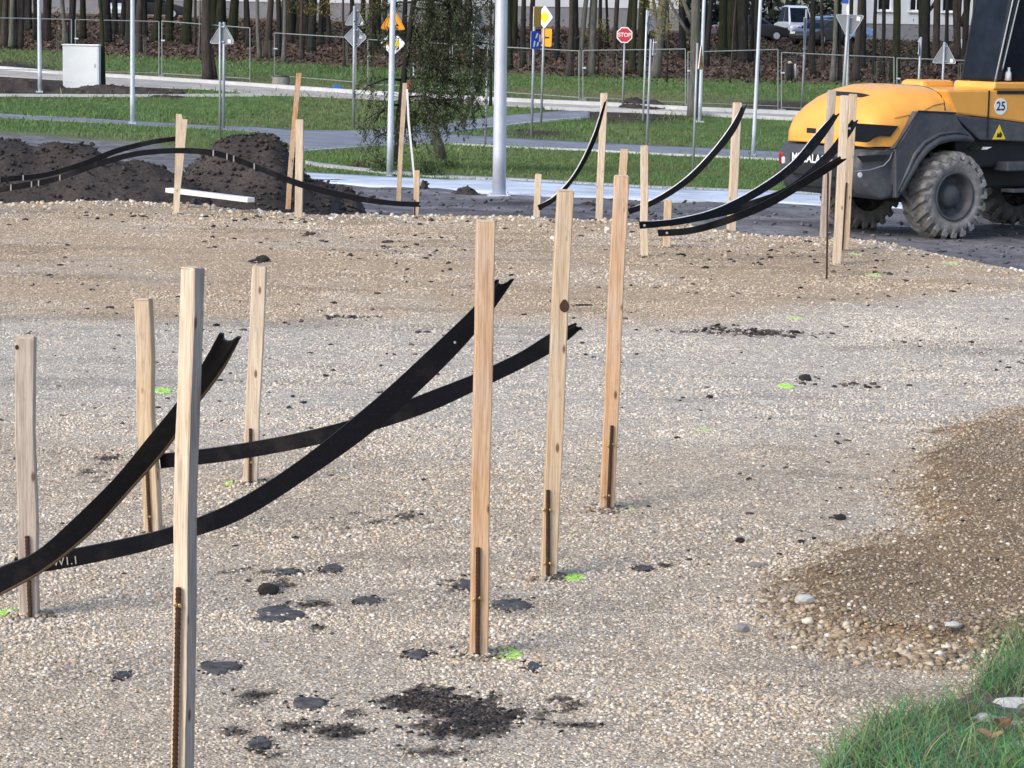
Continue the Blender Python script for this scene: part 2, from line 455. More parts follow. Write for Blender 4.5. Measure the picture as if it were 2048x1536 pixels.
# ------------------------------------------------------------ paths as draped sheets
PATHW = []
def sheet(name, up, lo, mat, off=.02, n=120, m=10):
    x0 = max(up[0][0], lo[0][0]); x1 = min(up[-1][0], lo[-1][0])
    px = np.linspace(x0, x1, n)
    yu = np.interp(px, [p[0] for p in up], [p[1] for p in up]); yl = np.interp(px, [p[0] for p in lo], [p[1] for p in lo])
    yl = np.maximum(yl, yu + .05)
    t = np.linspace(0, 1, m)[:, None]
    PX = np.broadcast_to(px, (m, n)); PY = yu * (1 - t) + yl * t
    W = ground_arr(PX.ravel(), PY.ravel(), off)
    i = np.arange(n*m).reshape(m, n)
    F4 = np.stack([i[:-1, :-1], i[1:, :-1], i[1:, 1:], i[:-1, 1:]], -1).reshape(-1, 4)
    # give it thickness by a skirt
    ring = np.concatenate([i[0], i[1:, -1], i[-1, ::-1][1:], i[::-1, 0][1:-1]])
    V2 = W[ring] - [0, 0, .12]; b = len(W); k = np.arange(len(ring))
    S4 = np.stack([ring, np.roll(ring, -1), b + np.roll(k, -1), b + k], -1)
    o = np_mesh(name, np.vstack([W, V2]), np.vstack([F4, S4]), mat)
    o['kind'] = 'structure'
    PATHW.append(W[ring][:, :2]); return o
sheet('walkway', [(588, 346), (640, 349), (800, 357), (900, 362), (1024, 363), (1300, 379), (1536, 387), (1700, 395), (2200, 412)],
      [(588, 362), (640, 368), (800, 378), (900, 383), (1024, 391), (1300, 402), (1536, 407), (1700, 416), (2200, 436)], 'pave_light', .03, 160, 8)
sheet('walkway_verge', [(610, 322), (640, 327), (760, 340), (900, 352), (1024, 357), (1300, 373), (1536, 382), (1700, 389), (2200, 405)],
      [(610, 329), (640, 334), (760, 347), (900, 358), (1024, 361.5), (1300, 377), (1536, 386), (1700, 393.5), (2200, 410)], 'concrete', .02, 120, 4)
sheet('footpath', [(-120, 222), (0, 228), (170, 237), (350, 248), (440, 253), (512, 255), (600, 261), (700, 262), (760, 260), (840, 252), (940, 241), (1000, 233), (1060, 228), (1120, 223), (1180, 222)],
      [(-120, 230), (0, 236), (350, 255), (430, 259), (512, 264), (540, 271), (580, 290), (625, 302), (660, 302), (720, 295), (780, 290), (860, 284), (880, 272), (905, 265), (960, 260), (1024, 251), (1080, 244), (1140, 239), (1180, 236)], 'asphalt', .02, 200, 10)
sheet('footpath_branch', [(820, 262), (905, 269), (960, 273), (1024, 277), (1150, 284), (1300, 292), (1450, 298), (1536, 303), (1700, 312), (2200, 335)],
      [(820, 289), (905, 288), (960, 291), (1024, 295), (1150, 300), (1300, 308), (1450, 315), (1536, 319), (1700, 328), (2200, 352)], 'asphalt', .024, 160, 8)
sheet('road', [(-160, 131), (0, 139), (125, 149), (250, 156), (440, 168), (512, 173), (700, 186), (1024, 203), (1250, 213), (1400, 221), (1600, 229), (2200, 255)],
      [(-160, 145), (0, 153), (125, 161), (250, 173), (440, 181), (512, 191), (600, 193), (720, 198), (900, 207), (1024, 213), (1180, 222), (1250, 223), (1400, 230), (1600, 240), (2200, 268)], 'road_grit', .02, 200, 8)
def kerb(name, pts, w=.15, h=.13, mat='kerb', label=None):
    W = ground_arr(np.interp(np.linspace(0, 1, 90), np.linspace(0, 1, len(pts)), [p[0] for p in pts]),
                   np.interp(np.linspace(0, 1, 90), np.linspace(0, 1, len(pts)), [p[1] for p in pts]))
    b = MB()
    for i in range(len(W)):
        t = W[min(i+1, 89)] - W[max(i-1, 0)]; t /= np.linalg.norm(t); nn = np.array([-t[1], t[0], 0]) * w/2
        for q, z in ((-1, -.1), (-1, h), (1, h), (1, -.1)): b.v.append(Vector(W[i] + nn*q + [0, 0, z]))
    b.f = [[4*i + k, 4*i + (k+1) % 4, 4*i+4 + (k+1) % 4, 4*i+4 + k] for i in range(89) for k in range(4)]
    o = b.build(name, mat); o['kind'] = 'structure'; return o
kerb('road_kerb', [(-160, 131), (0, 139), (125, 149), (250, 156), (440, 168), (512, 173), (700, 186), (1024, 203), (1250, 213), (1400, 221), (1600, 229), (2200, 255)], .5, .12)
kerb('road_kerb', [(1090, 218), (1180, 222), (1250, 224), (1400, 231), (1600, 241), (2200, 269)], .3, .10)
kerb('path_edging', [(-160, 190), (0, 192.5), (250, 193.5), (440, 192.5), (520, 192)], .25, .08)
kerb('path_edging', [(500, 312), (625, 303.5), (720, 296.5), (800, 291), (900, 289.5), (1024, 296), (1150, 301), (1300, 309), (1536, 320), (2200, 353)], .10, .05)
kerb('path_edging', [(915, 262.5), (1000, 254.5), (1080, 245), (1160, 238)], .10, .06)
def off_path(X, Y):
    ok = np.ones(len(X), bool)
    for P in PATHW: ok &= ~inpoly(X, Y, P)
    return ok

# ------------------------------------------------------------ grass blades, forest leaf litter
def wedge(n, y0, y1, marg=1.5):
    Y = np.sqrt(R.uniform(y0**2, y1**2, n)); X = R.uniform(-1, 1, n) * (.21 * Y + marg) + .0 * Y
    return X, Y
def grass_field(name, n, y0, y1, hs, per=5, spread=.10):
    X, Y = wedge(n, y0, y1)
    ok = (Y > yb(X, B1) + .15 + (X < -3.2) * (R.uniform(0, 1, n) * 3)) & (Y < yb(X, B2) + R.uniform(-2, 1.5, n)) & off_path(X, Y)
    for P in soilP: ok &= ~(inpoly(X, Y, P) & (R.uniform(0, 1, n) > .06))
    for P in paleP: ok &= ~(inpoly(X, Y, P) & (R.uniform(0, 1, n) > .35))
    X, Y = X[ok], Y[ok]
    X = np.repeat(X, per) + R.normal(0, spread, len(X)*per); Y = np.repeat(Y, per) + R.normal(0, spread, len(Y)*per)
    ok = off_path(X, Y); X, Y = X[ok], Y[ok]
    c = ground_col(X, Y); N = len(X)
    gcol = np.stack([R.uniform(.065, .15, N), R.uniform(.13, .23, N), R.uniform(.038, .080, N)], 1)
    k = R.uniform(.3, .8, N)[:, None]; c = c * (1-k) + gcol * k
    h = hs * R.uniform(.5, 1.3, N) * (.55 + .9 * fbm(X, Y, .5, 31))
    P = np.stack([X, Y, T(X, Y) - .01], 1)
    blades(name, P, h, R.uniform(.008, .018, N) * (Y / 45), R.uniform(.2, .9, N), c)
grass_field('lawn_grass', 26000, 37, 62, .085, 6)
grass_field('lawn_grass', 26000, 62, 104, .12, 5, .16)
# rank yellow-green weeds along the footpath
n = 620
cx = [(180, 190), (215, 236), (255, 240), (100, 235), (470, 191), (560, 193), (640, 196), (410, 190), (1340, 240), (1300, 226), (905, 300), (1500, 312), (880, 310), (960, 345), (700, 322), (250, 190), (330, 192)]
W = ground_arr([c[0] for c in cx], [c[1] for c in cx])
i = R.integers(0, len(cx), n)
X = W[i, 0] + R.normal(0, .9, n); Y = W[i, 1] + R.normal(0, .7, n)
blades('path_side_weeds', np.stack([X, Y, T(X, Y)], 1), R.uniform(.08, .28, n), R.uniform(.02, .05, n), R.uniform(.3, 1, n),
       np.stack([R.uniform(.07, .17, n), R.uniform(.12, .22, n), R.uniform(.03, .08, n)], 1))
# leaf litter
n = 52000
X, Y = wedge(n, 97, 150, 3); ok = Y > yb(X, B2) - 1 + R.normal(0, 1.2, n); X, Y = X[ok], Y[ok]; n = len(X)
s = R.uniform(.03, .085, n)
a = R.uniform(0, 2*np.pi, n); ti = R.uniform(-.9, .9, n); ti2 = R.uniform(-.9, .9, n)
q = np.array([(-1, -.6), (1, -.6), (1.1, .6), (-.9, .7)])
vx = q[None, :, 0] * s[:, None]; vy = q[None, :, 1] * s[:, None]
ca, sa = np.cos(a)[:, None], np.sin(a)[:, None]
P = np.stack([X[:, None] + vx*ca - vy*sa, Y[:, None] + vx*sa + vy*ca, T(X, Y)[:, None] + .045 + vx*ti[:, None] + vy*ti2[:, None]], -1)
cc = np.array([(.20, .10, .055), (.13, .06, .04), (.26, .15, .085), (.09, .05, .035), (.17, .10, .09), (.30, .20, .13)])[R.integers(0, 6, n)] * R.uniform(.30, .75, (n, 1)) * [.86, 1, 1.12]
o = np_mesh('leaf_litter', P.reshape(-1, 3), np.arange(4*n).reshape(-1, 4), 'leaf', np.repeat(cc, 4, 0)); o['kind'] = 'stuff'

# ============================================================ GRAVEL PAD
edge = [(-900, 395), (-300, 398), (0, 405), (200, 402), (400, 411), (600, 424), (840, 429), (1024, 432), (1300, 441), (1500, 462), (1650, 469), (1740, 479), (1800, 489), (1880, 505), (1960, 522), (2048, 541), (2200, 580), (2700, 720)]
E = np.array([flat(*p)[:2] for p in edge])
order = np.argsort(E[:, 0]); E = E[order]
def yedge(X): return np.interp(X, E[:, 0], E[:, 1]) + (fbm(X, X*0, .9, 41) - .5) * .7 + (fbm(X, X*0, 5, 42) - .5) * .18
pileP = np.array([flat(*p)[:2] for p in [(1552, 1172), (1640, 1118), (1720, 1085), (1860, 1062), (1830, 1030), (1790, 985), (1840, 905), (1920, 845), (2060, 812), (2400, 800), (2500, 1330), (2060, 1296), (1880, 1332), (1770, 1316), (1650, 1294), (1585, 1243)]])
def pilemask(X, Y):
    d = polydist(X, Y, pileP); s = np.where(inpoly(X, Y, pileP), d, -d)
    return s + (fbm(X, Y, 4, 51) - .5) * .30
def gz(X, Y):
    z = (fbm(X, Y, .5, 61, 3) - .5) * .05 + (fbm(X, Y, 4.0, 62, 3) - .5) * .014
    z = z * smooth(3, 9, Y) 
    z = z + .05 * smooth(-.02, .20, pilemask(X, Y)) * (.7 + .6 * fbm(X, Y, 3, 63))
    return z
# dark spilled peat patches (pixel centre, half sizes, strength)
PEAT = [(880, 1400, 150, 34, .85), (985, 1425, 75, 34, 1.0), (950, 1440, 100, 34, 1.0), (850, 1405, 60, 26, 1.0), (870, 1382, 110, 16, .8), (900, 1455, 110, 26, .85), (1100, 1425, 60, 12, .5), (720, 1430, 50, 10, .5), (680, 1462, 80, 18, .95), (590, 1452, 80, 20, .65), (480, 1465, 40, 10, .5), (1150, 1450, 60, 14, .45), (900, 1500, 140, 22, .45), (860, 1470, 70, 18, .8), (820, 1408, 70, 20, .8), (1060, 1440, 60, 14, .45),
        (1130, 1400, 60, 20, .3), (540, 1500, 60, 25, .35), (500, 1395, 60, 16, .5), (535, 1183, 30, 12, .9), (500, 1150, 90, 20, .35), (610, 1205, 70, 9, .6), (570, 1168, 40, 14, .6), (725, 1200, 35, 8, .6), (650, 1140, 40, 12, .4),
        (930, 1165, 60, 25, .35), (220, 935, 60, 28, .45), (215, 912, 30, 8, .8), (1660, 1043, 25, 5, .9), (1500, 668, 170, 8, .6), (1440, 660, 60, 8, .5), (700, 632, 60, 4, .7), (1170, 610, 35, 3, .7), (780, 1040, 120, 40, .25),
        (2010, 1150, 60, 40, .1), (640, 1255, 90, 20, .2), (1285, 1138, 20, 5, .9), (1330, 1133, 18, 4, .8), (1700, 770, 120, 10, .25), (1150, 1340, 60, 20, .25), (520, 525, 22, 6, .8), (620, 472, 18, 4, .8), (775, 487, 10, 3, .9), (870, 1300, 60, 10, .25)]
def px_ellipse(px, py, rx, ry):
    c = flat(px, py); s = F / c[1]
    return c[0], c[1], rx / s, ry * c[1]**2 / (F * HC)
PE = [(*px_ellipse(*p[:4]), p[4]) for p in PEAT]
def peat(X, Y):
    m = np.zeros(np.asarray(X).shape); n = fbm(X, Y * .8, 13, 73, 4) ; n2 = fbm(X, Y, 34, 72, 2)
    for cx_, cy_, a, b, s in PE:
        r = np.hypot((X - cx_) / a, (Y - cy_) / b)
        m = np.maximum(m, s * smooth(1.25, .25, r))
    return smooth(.36, .52, m * .84 + (n - .5) * 1.25 + (n2 - .5) * .75) * smooth(0, .12, m)
PALT = 1.02 * np.array([(.52, .43, .32), (.67, .62, .54), (.40, .345, .29), (.33, .245, .165), (.50, .37, .23), (.60, .53, .45), (.44, .385, .335), (.13, .11, .10), (.72, .70, .66)])
def zone(X, Y):
    w = fbm(X, Y, .35, 81, 3); w2 = fbm(X, Y, 1.2, 82, 3)
    tan = np.array([.485, .39, .285]); gry = np.array([.53, .505, .462]); mid = np.array([.50, .442, .365])
    k = smooth(15.0, 16.6, Y + (w - .5) * 2.5 + np.clip(X - 1.2, 0, 9) * -.9)[..., None]
    c = mid * (1 - k) + tan * k
    k2 = (smooth(10.4, 12.2, Y + (w2-.5)*2) * smooth(16.4, 15.2, Y + (w-.5)*1.5 + np.clip(X - 1.2, 0, 9) * -.9))[..., None]
    c = c * (1 - k2) + gry * k2
    k3 = smooth(.5, .68, w2)[..., None] * .35; c = c * (1 - k3) + gry * k3
    dk = smooth(.56, .75, fbm(X * .35, Y * 1.3, 2.2, 83, 4))[..., None]; c = c * (1 - .22 * dk)
    p = smooth(-.03, .05, pilemask(X, Y) + (fbm(X, Y, 14, 84, 3) - .5) * .22)[..., None]; c = c * (1 - p) + np.array([.255, .188, .122]) * (.75 + .5 * w2)[..., None] * p
    q = peat(X, Y)[..., None] * .93; c = c * (1 - q) + np.array([.03, .028, .030]) * q
    return c
gxs = np.concatenate([np.arange(-9, -5.5, .12), np.arange(-5.5, 5.5, .035), np.arange(5.5, 9, .12)])
tt = np.concatenate([np.linspace(0, .08, 8)[:-1], np.linspace(.08, 1, 430)])
X = np.broadcast_to(gxs, (len(tt), len(gxs))).copy()
ye = yedge(gxs)
Y = 1.0 + (ye - 1.0) * tt[:, None]
Z = gz(X, Y)
sk = [(.0, -.03), (.12, -.12), (.45, -.42), (.9, -.75), (1.3, -1.25)]
Xs = [X]; Ys = [Y]; Zs = [Z]
nrm = np.gradient(ye, gxs); nl = np.hypot(nrm, 1)
for o_, z_ in sk[1:]:
    Xs.append((gxs - o_ * np.clip(nrm, -3, 3) / nl)[None]); Ys.append((ye + o_ / nl)[None]); Zs.append((z_ + Z[-1] + (fbm(gxs, gxs*0 + o_*7, 2, 91) - .5) * .15 * (o_ > .2))[None])
X = np.vstack(Xs); Y = np.vstack(Ys); Z = np.vstack(Zs)
ny, nx = X.shape; idx = np.arange(nx*ny).reshape(ny, nx)
Fq = np.stack([idx[:-1, :-1], idx[:-1, 1:], idx[1:, 1:], idx[1:, :-1]], -1).reshape(-1, 4)
gcol = zone(X, Y)
g = np_mesh('gravel_ground', np.stack([X, Y, Z], -1).reshape(-1, 3), Fq, 'gravel_surface', gcol.reshape(-1, 3), smooth_=True); g['kind'] = 'structure'

MARKS = [(1010, 1306, 36, 13, 1), (1146, 1153, 28, 8, 1), (1246, 1023, 24, 9, .5), (22, 1221, 30, 11, 1), (468, 968, 18, 6, .8), (328, 783, 18, 6, .8), (1572, 775, 16, 4, .8), (1408, 858, 20, 6, .45), (1710, 508, 14, 3, .3), (1590, 638, 18, 4, .3), (1900, 527, 18, 3, .3), (1748, 550, 20, 4, .3)]
MW = [(*px_ellipse(*m[:4]), m[4]) for m in MARKS]
def field(n, y0, y1, s0, s1):
    Y = np.sqrt(R.uniform(y0**2, y1**2, n)); X = R.uniform(-1, 1, n) * (.212 * Y + .9)
    ok = Y < yedge(X) - .05; X, Y = X[ok], Y[ok]; n = len(X)
    s = s0 * (s1 / s0) ** (R.uniform(0, 1, n) ** 2.2)
    return X, Y, s
parts = [field(124000, 5.2, 8.2, .0024, .0088), field(108000, 8.2, 12, .0033, .0090), field(86000, 12, 17, .0048, .0105), field(66000, 17, 25, .0065, .013)]
X = np.concatenate([p[0] for p in parts]); Y = np.concatenate([p[1] for p in parts]); s = np.concatenate([p[2] for p in parts])
n = len(X)
cp = fbm(X, Y, 1.3, 171, 4) * .6 + fbm(X * .5, Y * 1.6, 3.0, 172, 3) * .4; kp = R.uniform(0, 1, n) < (.50 + .60 * smooth(.42, .60, cp)); X, Y, s = X[kp], Y[kp], s[kp] * (.85 + .35 * smooth(.5, .65, cp[kp])); n = len(X)
base = zone(X, Y); free = R.uniform(0, 1, n) < .16; base[free] = np.maximum(base[free], .22); pal = PALT[R.choice(9, n, p=[.19, .13, .15, .10, .10, .13, .08, .09, .03])]
k = np.where(Y > 12, .55, .75)[:, None]
lum = base.mean(1, keepdims=True) / .40
c = base * (1-k) + pal * np.clip(lum, .2, 1.15) * k
green = np.zeros(n, bool)
for (a, b, ra, rb, st) in MW:
    r = np.hypot((X - a) / ra, (Y - b) / rb) + (fbm(X, Y, 30, 95) - .5) * .9
    green |= (r < .85) & (R.uniform(0, 1, n) < st)
P = np.stack([X, Y, gz(X, Y)], 1)
keep = ~green
stones('gravel', P[keep], s[keep], c[keep])
GS = (P[green], s[green])
# coarse pale stones along the rim of the pad
n = 3400
X = R.uniform(-5.6, 5.8, n); d = R.exponential(.45, n) - .45; Y = yedge(X) - d
X2 = R.uniform(-5.6, 5.8, n//2)
z = np.where(d < 0, d * .9, 0)
c = PALT[R.choice(9, n, p=[.15, .25, .12, .05, .05, .16, .08, .02, .12])] * R.uniform(.85, 1.2, (n, 1))
stones('rim_gravel', np.stack([X, Y, gz(X, Y) + z], 1), .006 + .026 * R.uniform(0, 1, n)**1.6 * np.where(X > 2, .7, 1), np.clip(c * .86, 0, .8), flatk=.75)
# loose stones along the toe of the brown heap
n = 5200
t = R.integers(0, len(pileP), n); u = R.uniform(0, 1, n)
A = pileP[t]; Bp = pileP[(t+1) % len(pileP)]
q = A + (Bp - A) * u[:, None] + R.normal(0, .07, (n, 2))
ok = (q[:, 0] < 3.5); q = q[ok]
qx = R.uniform(1.0, 2.6, 16000); qy = R.uniform(7, 12.5, 16000); ok = inpoly(qx, qy, pileP)
q = np.vstack([q, np.stack([qx[ok], qy[ok]], 1)]); n = len(q)
front = smooth(8.8, 7.6, q[:, 1]) * smooth(.30, .05, np.abs(pilemask(q[:, 0], q[:, 1])))
sz = R.uniform(.0030, .0065, n) + R.uniform(0, 1, n)**4 * (.004 + .011 * front)
pc = np.array([(.33, .26, .18), (.48, .40, .30), (.25, .185, .12), (.62, .55, .45), (.38, .30, .205), (.19, .145, .10), (.72, .68, .6)])[R.choice(7, n, p=[.24, .16, .22, .07, .18, .1, .03])]
stones('heap_pebbles', np.stack([q[:, 0], q[:, 1], gz(q[:, 0], q[:, 1])], 1), sz, pc * R.uniform(.7, 1.1, (n, 1)), flatk=.7, jit=.42)
SLABS = [(560, 1228, 52, 17, 'large dark grey flat mud cake left of the foreground stake'), (1022, 1209, 44, 12, 'dark grey flat mud cake right of the tan stake'), (440, 1336, 44, 13, 'blackish flat mud cake touching the nearest stake'),
         (618, 1408, 37, 12, 'purplish grey flat mud cake above the lower peat spill'), (737, 1199, 25, 7, 'small grey mud cake between two stakes'), (575, 1146, 26, 7, 'thin grey mud cake above the black clod'), (835, 1307, 22, 11, 'small purplish mud cake left of the tan stake foot'),
         (665, 1138, 22, 8, 'small bluish grey mud cake on the gravel'), (935, 1168, 22, 14, 'grey mud cake directly left of the tan stake'), (243, 1352, 16, 7, 'small grey mud cake left of the nearest stake'), (1290, 1138, 20, 5, 'thin dark mud cake right of the knotted stake'), (1066, 1332, 14, 8, 'small purplish mud cake right of the bright lime mark'), (520, 1490, 25, 14, 'purplish mud cake at the bottom edge')]
# dark crumbs everywhere, dense in the peat spills
Xa, Ya, _ = field(9000, 5.4, 24, .01, .01); rk = R.uniform(0, 1, len(Xa)) < .55; Xa, Ya = Xa[rk], Ya[rk]
w = fbm(Xa, Ya, .8, 99) + R.uniform(-.2, .2, len(Xa)); ok = w > .56; Xa, Ya = Xa[ok], Ya[ok]
sa = .003 + .0013 * Ya * R.uniform(.15, 1, len(Xa))**3
Xb, Yb, sb = [], [], []; NS = 0
for cx_, cy_, a, b, st in PE:
    m = int(230 * st * min(6, (a * b / .02) + .3)); th = R.uniform(0, 6.28, m); r = R.uniform(0, 1, m)**.7 * 1.15
    x = cx_ + np.cos(th) * r * a; y = cy_ + np.sin(th) * r * b
    Xb.append(x); Yb.append(y); sb.append((.0025 + .009 * R.uniform(0, 1, m)**4) * (1 + (cy_ > 12) * 1.0))
for (px_, py_, rx_, ry_, _l) in SLABS:
    cx_, cy_, a, b = px_ellipse(px_, py_, rx_, ry_); m = 90; th = R.uniform(0, 6.28, m); r = .8 + np.abs(R.normal(0, .45, m)); Xb.append(cx_ + np.cos(th) * r * a); Yb.append(cy_ + np.sin(th) * r * b); sb.append(.002 + .007 * R.uniform(0, 1, m)**3); NS += m
Xb = np.concatenate(Xb); Yb = np.concatenate(Yb); sb = np.concatenate(sb)
kk = (peat(Xb, Yb) > .25) | (R.uniform(0, 1, len(Xb)) < .16) | (np.arange(len(Xb)) >= len(Xb) - NS); Xb, Yb, sb = Xb[kk], Yb[kk], sb[kk]
X = np.concatenate([Xa, Xb]); Y = np.concatenate([Ya, Yb]); s = np.concatenate([sa, sb]); n = len(X)
c = np.array([(.035, .03, .03), (.05, .045, .05), (.022, .02, .02), (.09, .07, .06)])[R.integers(0, 4, n)]
stones('peat_crumbs', np.stack([X, Y, gz(X, Y)], 1), s, c, 'clod', flatk=.5, jit=.4)

def patch_at(px, py): 
    v = flat(px, py); return Vector((v.x, v.y, float(gz(np.array([v.x]), np.array([v.y]))[0])))
# lime spray marks: sheet of paint flecks + painted pebbles
mlab = ['bright lime paint mark beside the foot of the tan foreground stake', 'lime paint mark beside the stake with the dark knot', 'faint lime paint mark right of the orange stake foot',
        'bright lime paint mark at the left edge by the short stake', 'small lime paint mark left of the short pale stake with a rod', 'lime paint mark behind the crooked short stake',
        'small lime paint mark with a black crumb on the right gravel', 'pale faded lime smear in the middle of the right gravel', 'faint lime smear right of the cluster of three stakes',
        'faint greenish smear near the dark streak on the right', 'faint greenish smear near the far right gravel rim', 'pale greenish smear below the far rim at the right']
for i, (a, b, ra, rb, st) in enumerate(MW):
    n = int(170 * st) + (12 if st < .4 else 30)
    th = R.uniform(0, 6.28, n); r = R.uniform(0, 1, n)**.6 * .95
    X = a + np.cos(th) * r * ra; Y = b + np.sin(th) * r * rb
    s = R.uniform(.004, .008, n) * (1 + (b > 12) * .8)
    sel = np.hypot((GS[0][:, 0] - a) / ra, (GS[0][:, 1] - b) / rb) < 1.6
    P = np.vstack([np.stack([X, Y, gz(X, Y)], 1), GS[0][sel]]); s = np.concatenate([s, GS[1][sel]])
    t = thing('paint_mark', mlab[i], 'paint mark', (a, b, 0), 'lime survey paint marks on the gravel')
    P = P - np.array([a, b, 0])
    o = stones('painted_pebbles', P, s, np.ones((len(s), 3)), 'lime_paint' if st > .6 else 'lime_faded', parent=t, kind=None, flatk=.4)

# flat dark slabs of dried mud
for px, py, rx, ry, lab in SLABS:
    x, y, a, b = px_ellipse(px, py, rx, ry); m = MB(); n = 22; th0 = random.random() * 6; rr = [.95 + .20 * math.sin(3*k*2*math.pi/n + th0) * random.random() + random.uniform(-.14, .14) for k in range(n)]
    z = float(gz(np.array([x]), np.array([y]))[0])
    for ring, hh in ((1.0, -.003), (.95, .005), (.7, .007), (.35, .006)):
        for k in range(n):
            th = 2*math.pi*k/n; m.v.append(Vector((x + a*ring*rr[k]*math.cos(th), y + b*ring*rr[k]*math.sin(th), z + hh + random.uniform(-.002, .002))))
    m.v.append(Vector((x, y, z + .006)))
    m.f = [[r_*n + k, r_*n + (k+1) % n, (r_+1)*n + (k+1) % n, (r_+1)*n + k] for r_ in range(3) for k in range(n)] + [[3*n + k, 3*n + (k+1) % n, 4*n] for k in range(n)]
    tag(m.build('mud_cake', 'slab', smooth_=True), lab, 'mud cake', 'flat dried mud cakes on the gravel')
clods = [(536, 1184, .030, 'black crumbly clod above the large mud cake'), (1480, 1087, .016, 'small black round clod alone on the right gravel'), (1602, 1088, .010, 'tiny black clod right of the round clod'), (1482, 1268, .022, 'brown rounded stone below the round black clod'), (1512, 1140, .016, 'brown angular stone near the heap'),
         (1608, 1225, .026, 'large pale yellowish stone at the tip of the brown heap'), (1680, 1046, .020, 'black lump on the gravel above the heap'), (1610, 763, .030, 'dark lump near the small lime mark'), (525, 526, .045, 'black lump behind the short pale stake')]
for px, py, s_, lab in clods:
    v, f = ico(); c = patch_at(px, py); m = MB()
    import bmesh
    bm = bmesh.new(); bmesh.ops.create_icosphere(bm, subdivisions=2, radius=1)
    for q in bm.verts:
        k = 1 + .35 * (float(vnoise(q.co.x * 2 + px, q.co.y * 2 + q.co.z * 3, 1.3, 5)) - .5); q.co = Vector((q.co.x * 1.25, q.co.y, q.co.z * .75)) * k * s_ + c + Vector((0, 0, s_ * .4))
    me = bpy.data.meshes.new('stone'); bm.to_mesh(me); bm.free(); me.materials.append(MATS['concrete_grey' if lab.startswith('brown') else 'peat' if 'black' in lab or 'dark' in lab else ('concrete' if 'pale' in lab else 'concrete_grey')])
    o = bpy.data.objects.new('clod' if ('clod' in lab or 'lump' in lab) else 'stone', me); COL.objects.link(o); tag(o, lab, 'clod' if 'stone' not in lab else 'stone')

# ============================================================ soil heaps
def mound(name, sil, Yc, dep, lab, cat='soil heap', colr=(.044, .038, .036), res=.06, clod=1600, seed=0, rough=.09, base_off=.0):
    """heap whose crest line is given by pixels at distance Yc"""
    if Yc < 0: Yc = float(gnd(sum(p[0] for p in sil) / len(sil), -Yc)[1])
    C = np.array([at(x, y, Yc) for x, y in sil])
    x0, x1 = C[0, 0], C[-1, 0]
    gx = np.arange(x0, x1, res); gy = np.arange(-dep*1.0, dep*1.2, res)
    XX, YY = np.meshgrid(gx, gy)
    h = np.interp(XX, C[:, 0], C[:, 2]) - T(XX, Yc + YY*0)
    h = np.maximum(h, 0) * smooth(0, .35 * min(1, dep), XX - x0) * smooth(0, .35 * min(1, dep), x1 - XX)
    d = np.abs(YY) / dep * (1.0 + .35 * (fbm(XX, YY, .8, seed + 1) - .5))
    prof = smooth(1, 0, d) ** .85
    prof = np.where(YY < 0, np.clip(1 - d, 0, 1) ** .9, prof)
    Zr = h * prof + (h > .02) * prof**.5 * ((fbm(XX, YY, 1.6, seed + 2) - .5) * rough * 2.6 + (fbm(XX, YY, 5, seed + 3, 3) - .5) * rough * 1.7)
    Zr = Zr - .05 * (1 - prof)
    Zw = T(XX, Yc + YY) + Zr
    n_ = fbm(XX, YY, 3, seed + 4)[..., None]
    col = np.array(colr) * (.6 + 1.1 * n_)
    ny, nx = XX.shape; idx = np.arange(nx*ny).reshape(ny, nx)
    Fq = np.stack([idx[:-1, :-1], idx[:-1, 1:], idx[1:, 1:], idx[1:, :-1]], -1).reshape(-1, 4)
    t = thing(name, lab, cat, ((x0 + x1) / 2, Yc, float(T((x0+x1)/2, Yc))))
    off = np.array(t.location)
    np_mesh('heap_body', np.stack([XX, Yc + YY, Zw], -1).reshape(-1, 3) - off, Fq, 'clod', col.reshape(-1, 3), t, smooth_=True)
    n = int(clod * 1.8); i = R.integers(0, ny, n); j = R.integers(0, nx, n)
    P = np.stack([XX[i, j], Yc + YY[i, j], Zw[i, j]], 1) + R.normal(0, .02, (n, 3)) * [1, 1, .3] - off
    c = np.array(colr) * R.uniform(.6, 1.6, (n, 1)) * np.array([1.0, 1, 1.02])
    o = stones('clods', P, .006 + .030 * R.uniform(0, 1, n)**5, c, 'clod', parent=t, flatk=.7, jit=.45)
    return t
mound('soil_heap', [(-260, 330), (-150, 285), (-40, 268), (0, 276), (40, 286), (75, 291), (130, 292), (180, 298), (240, 318), (310, 330), (380, 362), (440, 398), (480, 420)], 28.0, 2.2, 'long low heap of dark soil at the left behind the gravel rim', clod=5000, seed=100)
mound('soil_heap', [(300, 400), (345, 365), (385, 325), (425, 290), (465, 269), (500, 264), (545, 267), (572, 285), (590, 325), (612, 352), (650, 374), (690, 390), (725, 402)], 29.0, 1.9, 'tall pointed heap of dark soil left of the leaning lath', clod=5000, seed=200)
mound('soil_heap', [(590, 372), (605, 358), (625, 356), (650, 366), (690, 376), (730, 392), (760, 402)], 31.5, .9, 'small dark soil heap on the pale walkway right of the tall heap', clod=1200, seed=300)
mound('soil_heap', [(1225, 214), (1240, 203), (1262, 197), (1275, 195), (1290, 202), (1310, 201), (1325, 208), (1345, 216)], -212, 1.2, 'dark soil heap beside the far road below the stop sign', clod=500, seed=400)
mound('soil_heap', [(-80, 140), (-20, 131), (20, 129), (45, 131), (75, 140)], -137, 1.0, 'low dark soil heap behind the far road at the left edge', clod=500, seed=500)
mound('soil_heap', [(-60, 175), (0, 158), (50, 157), (90, 164), (120, 170), (160, 178), (200, 172), (240, 171), (290, 175), (340, 184), (380, 189)], -184, .8, 'ragged dark soil ridge around the white cabinet', clod=900, seed=600, rough=.12)
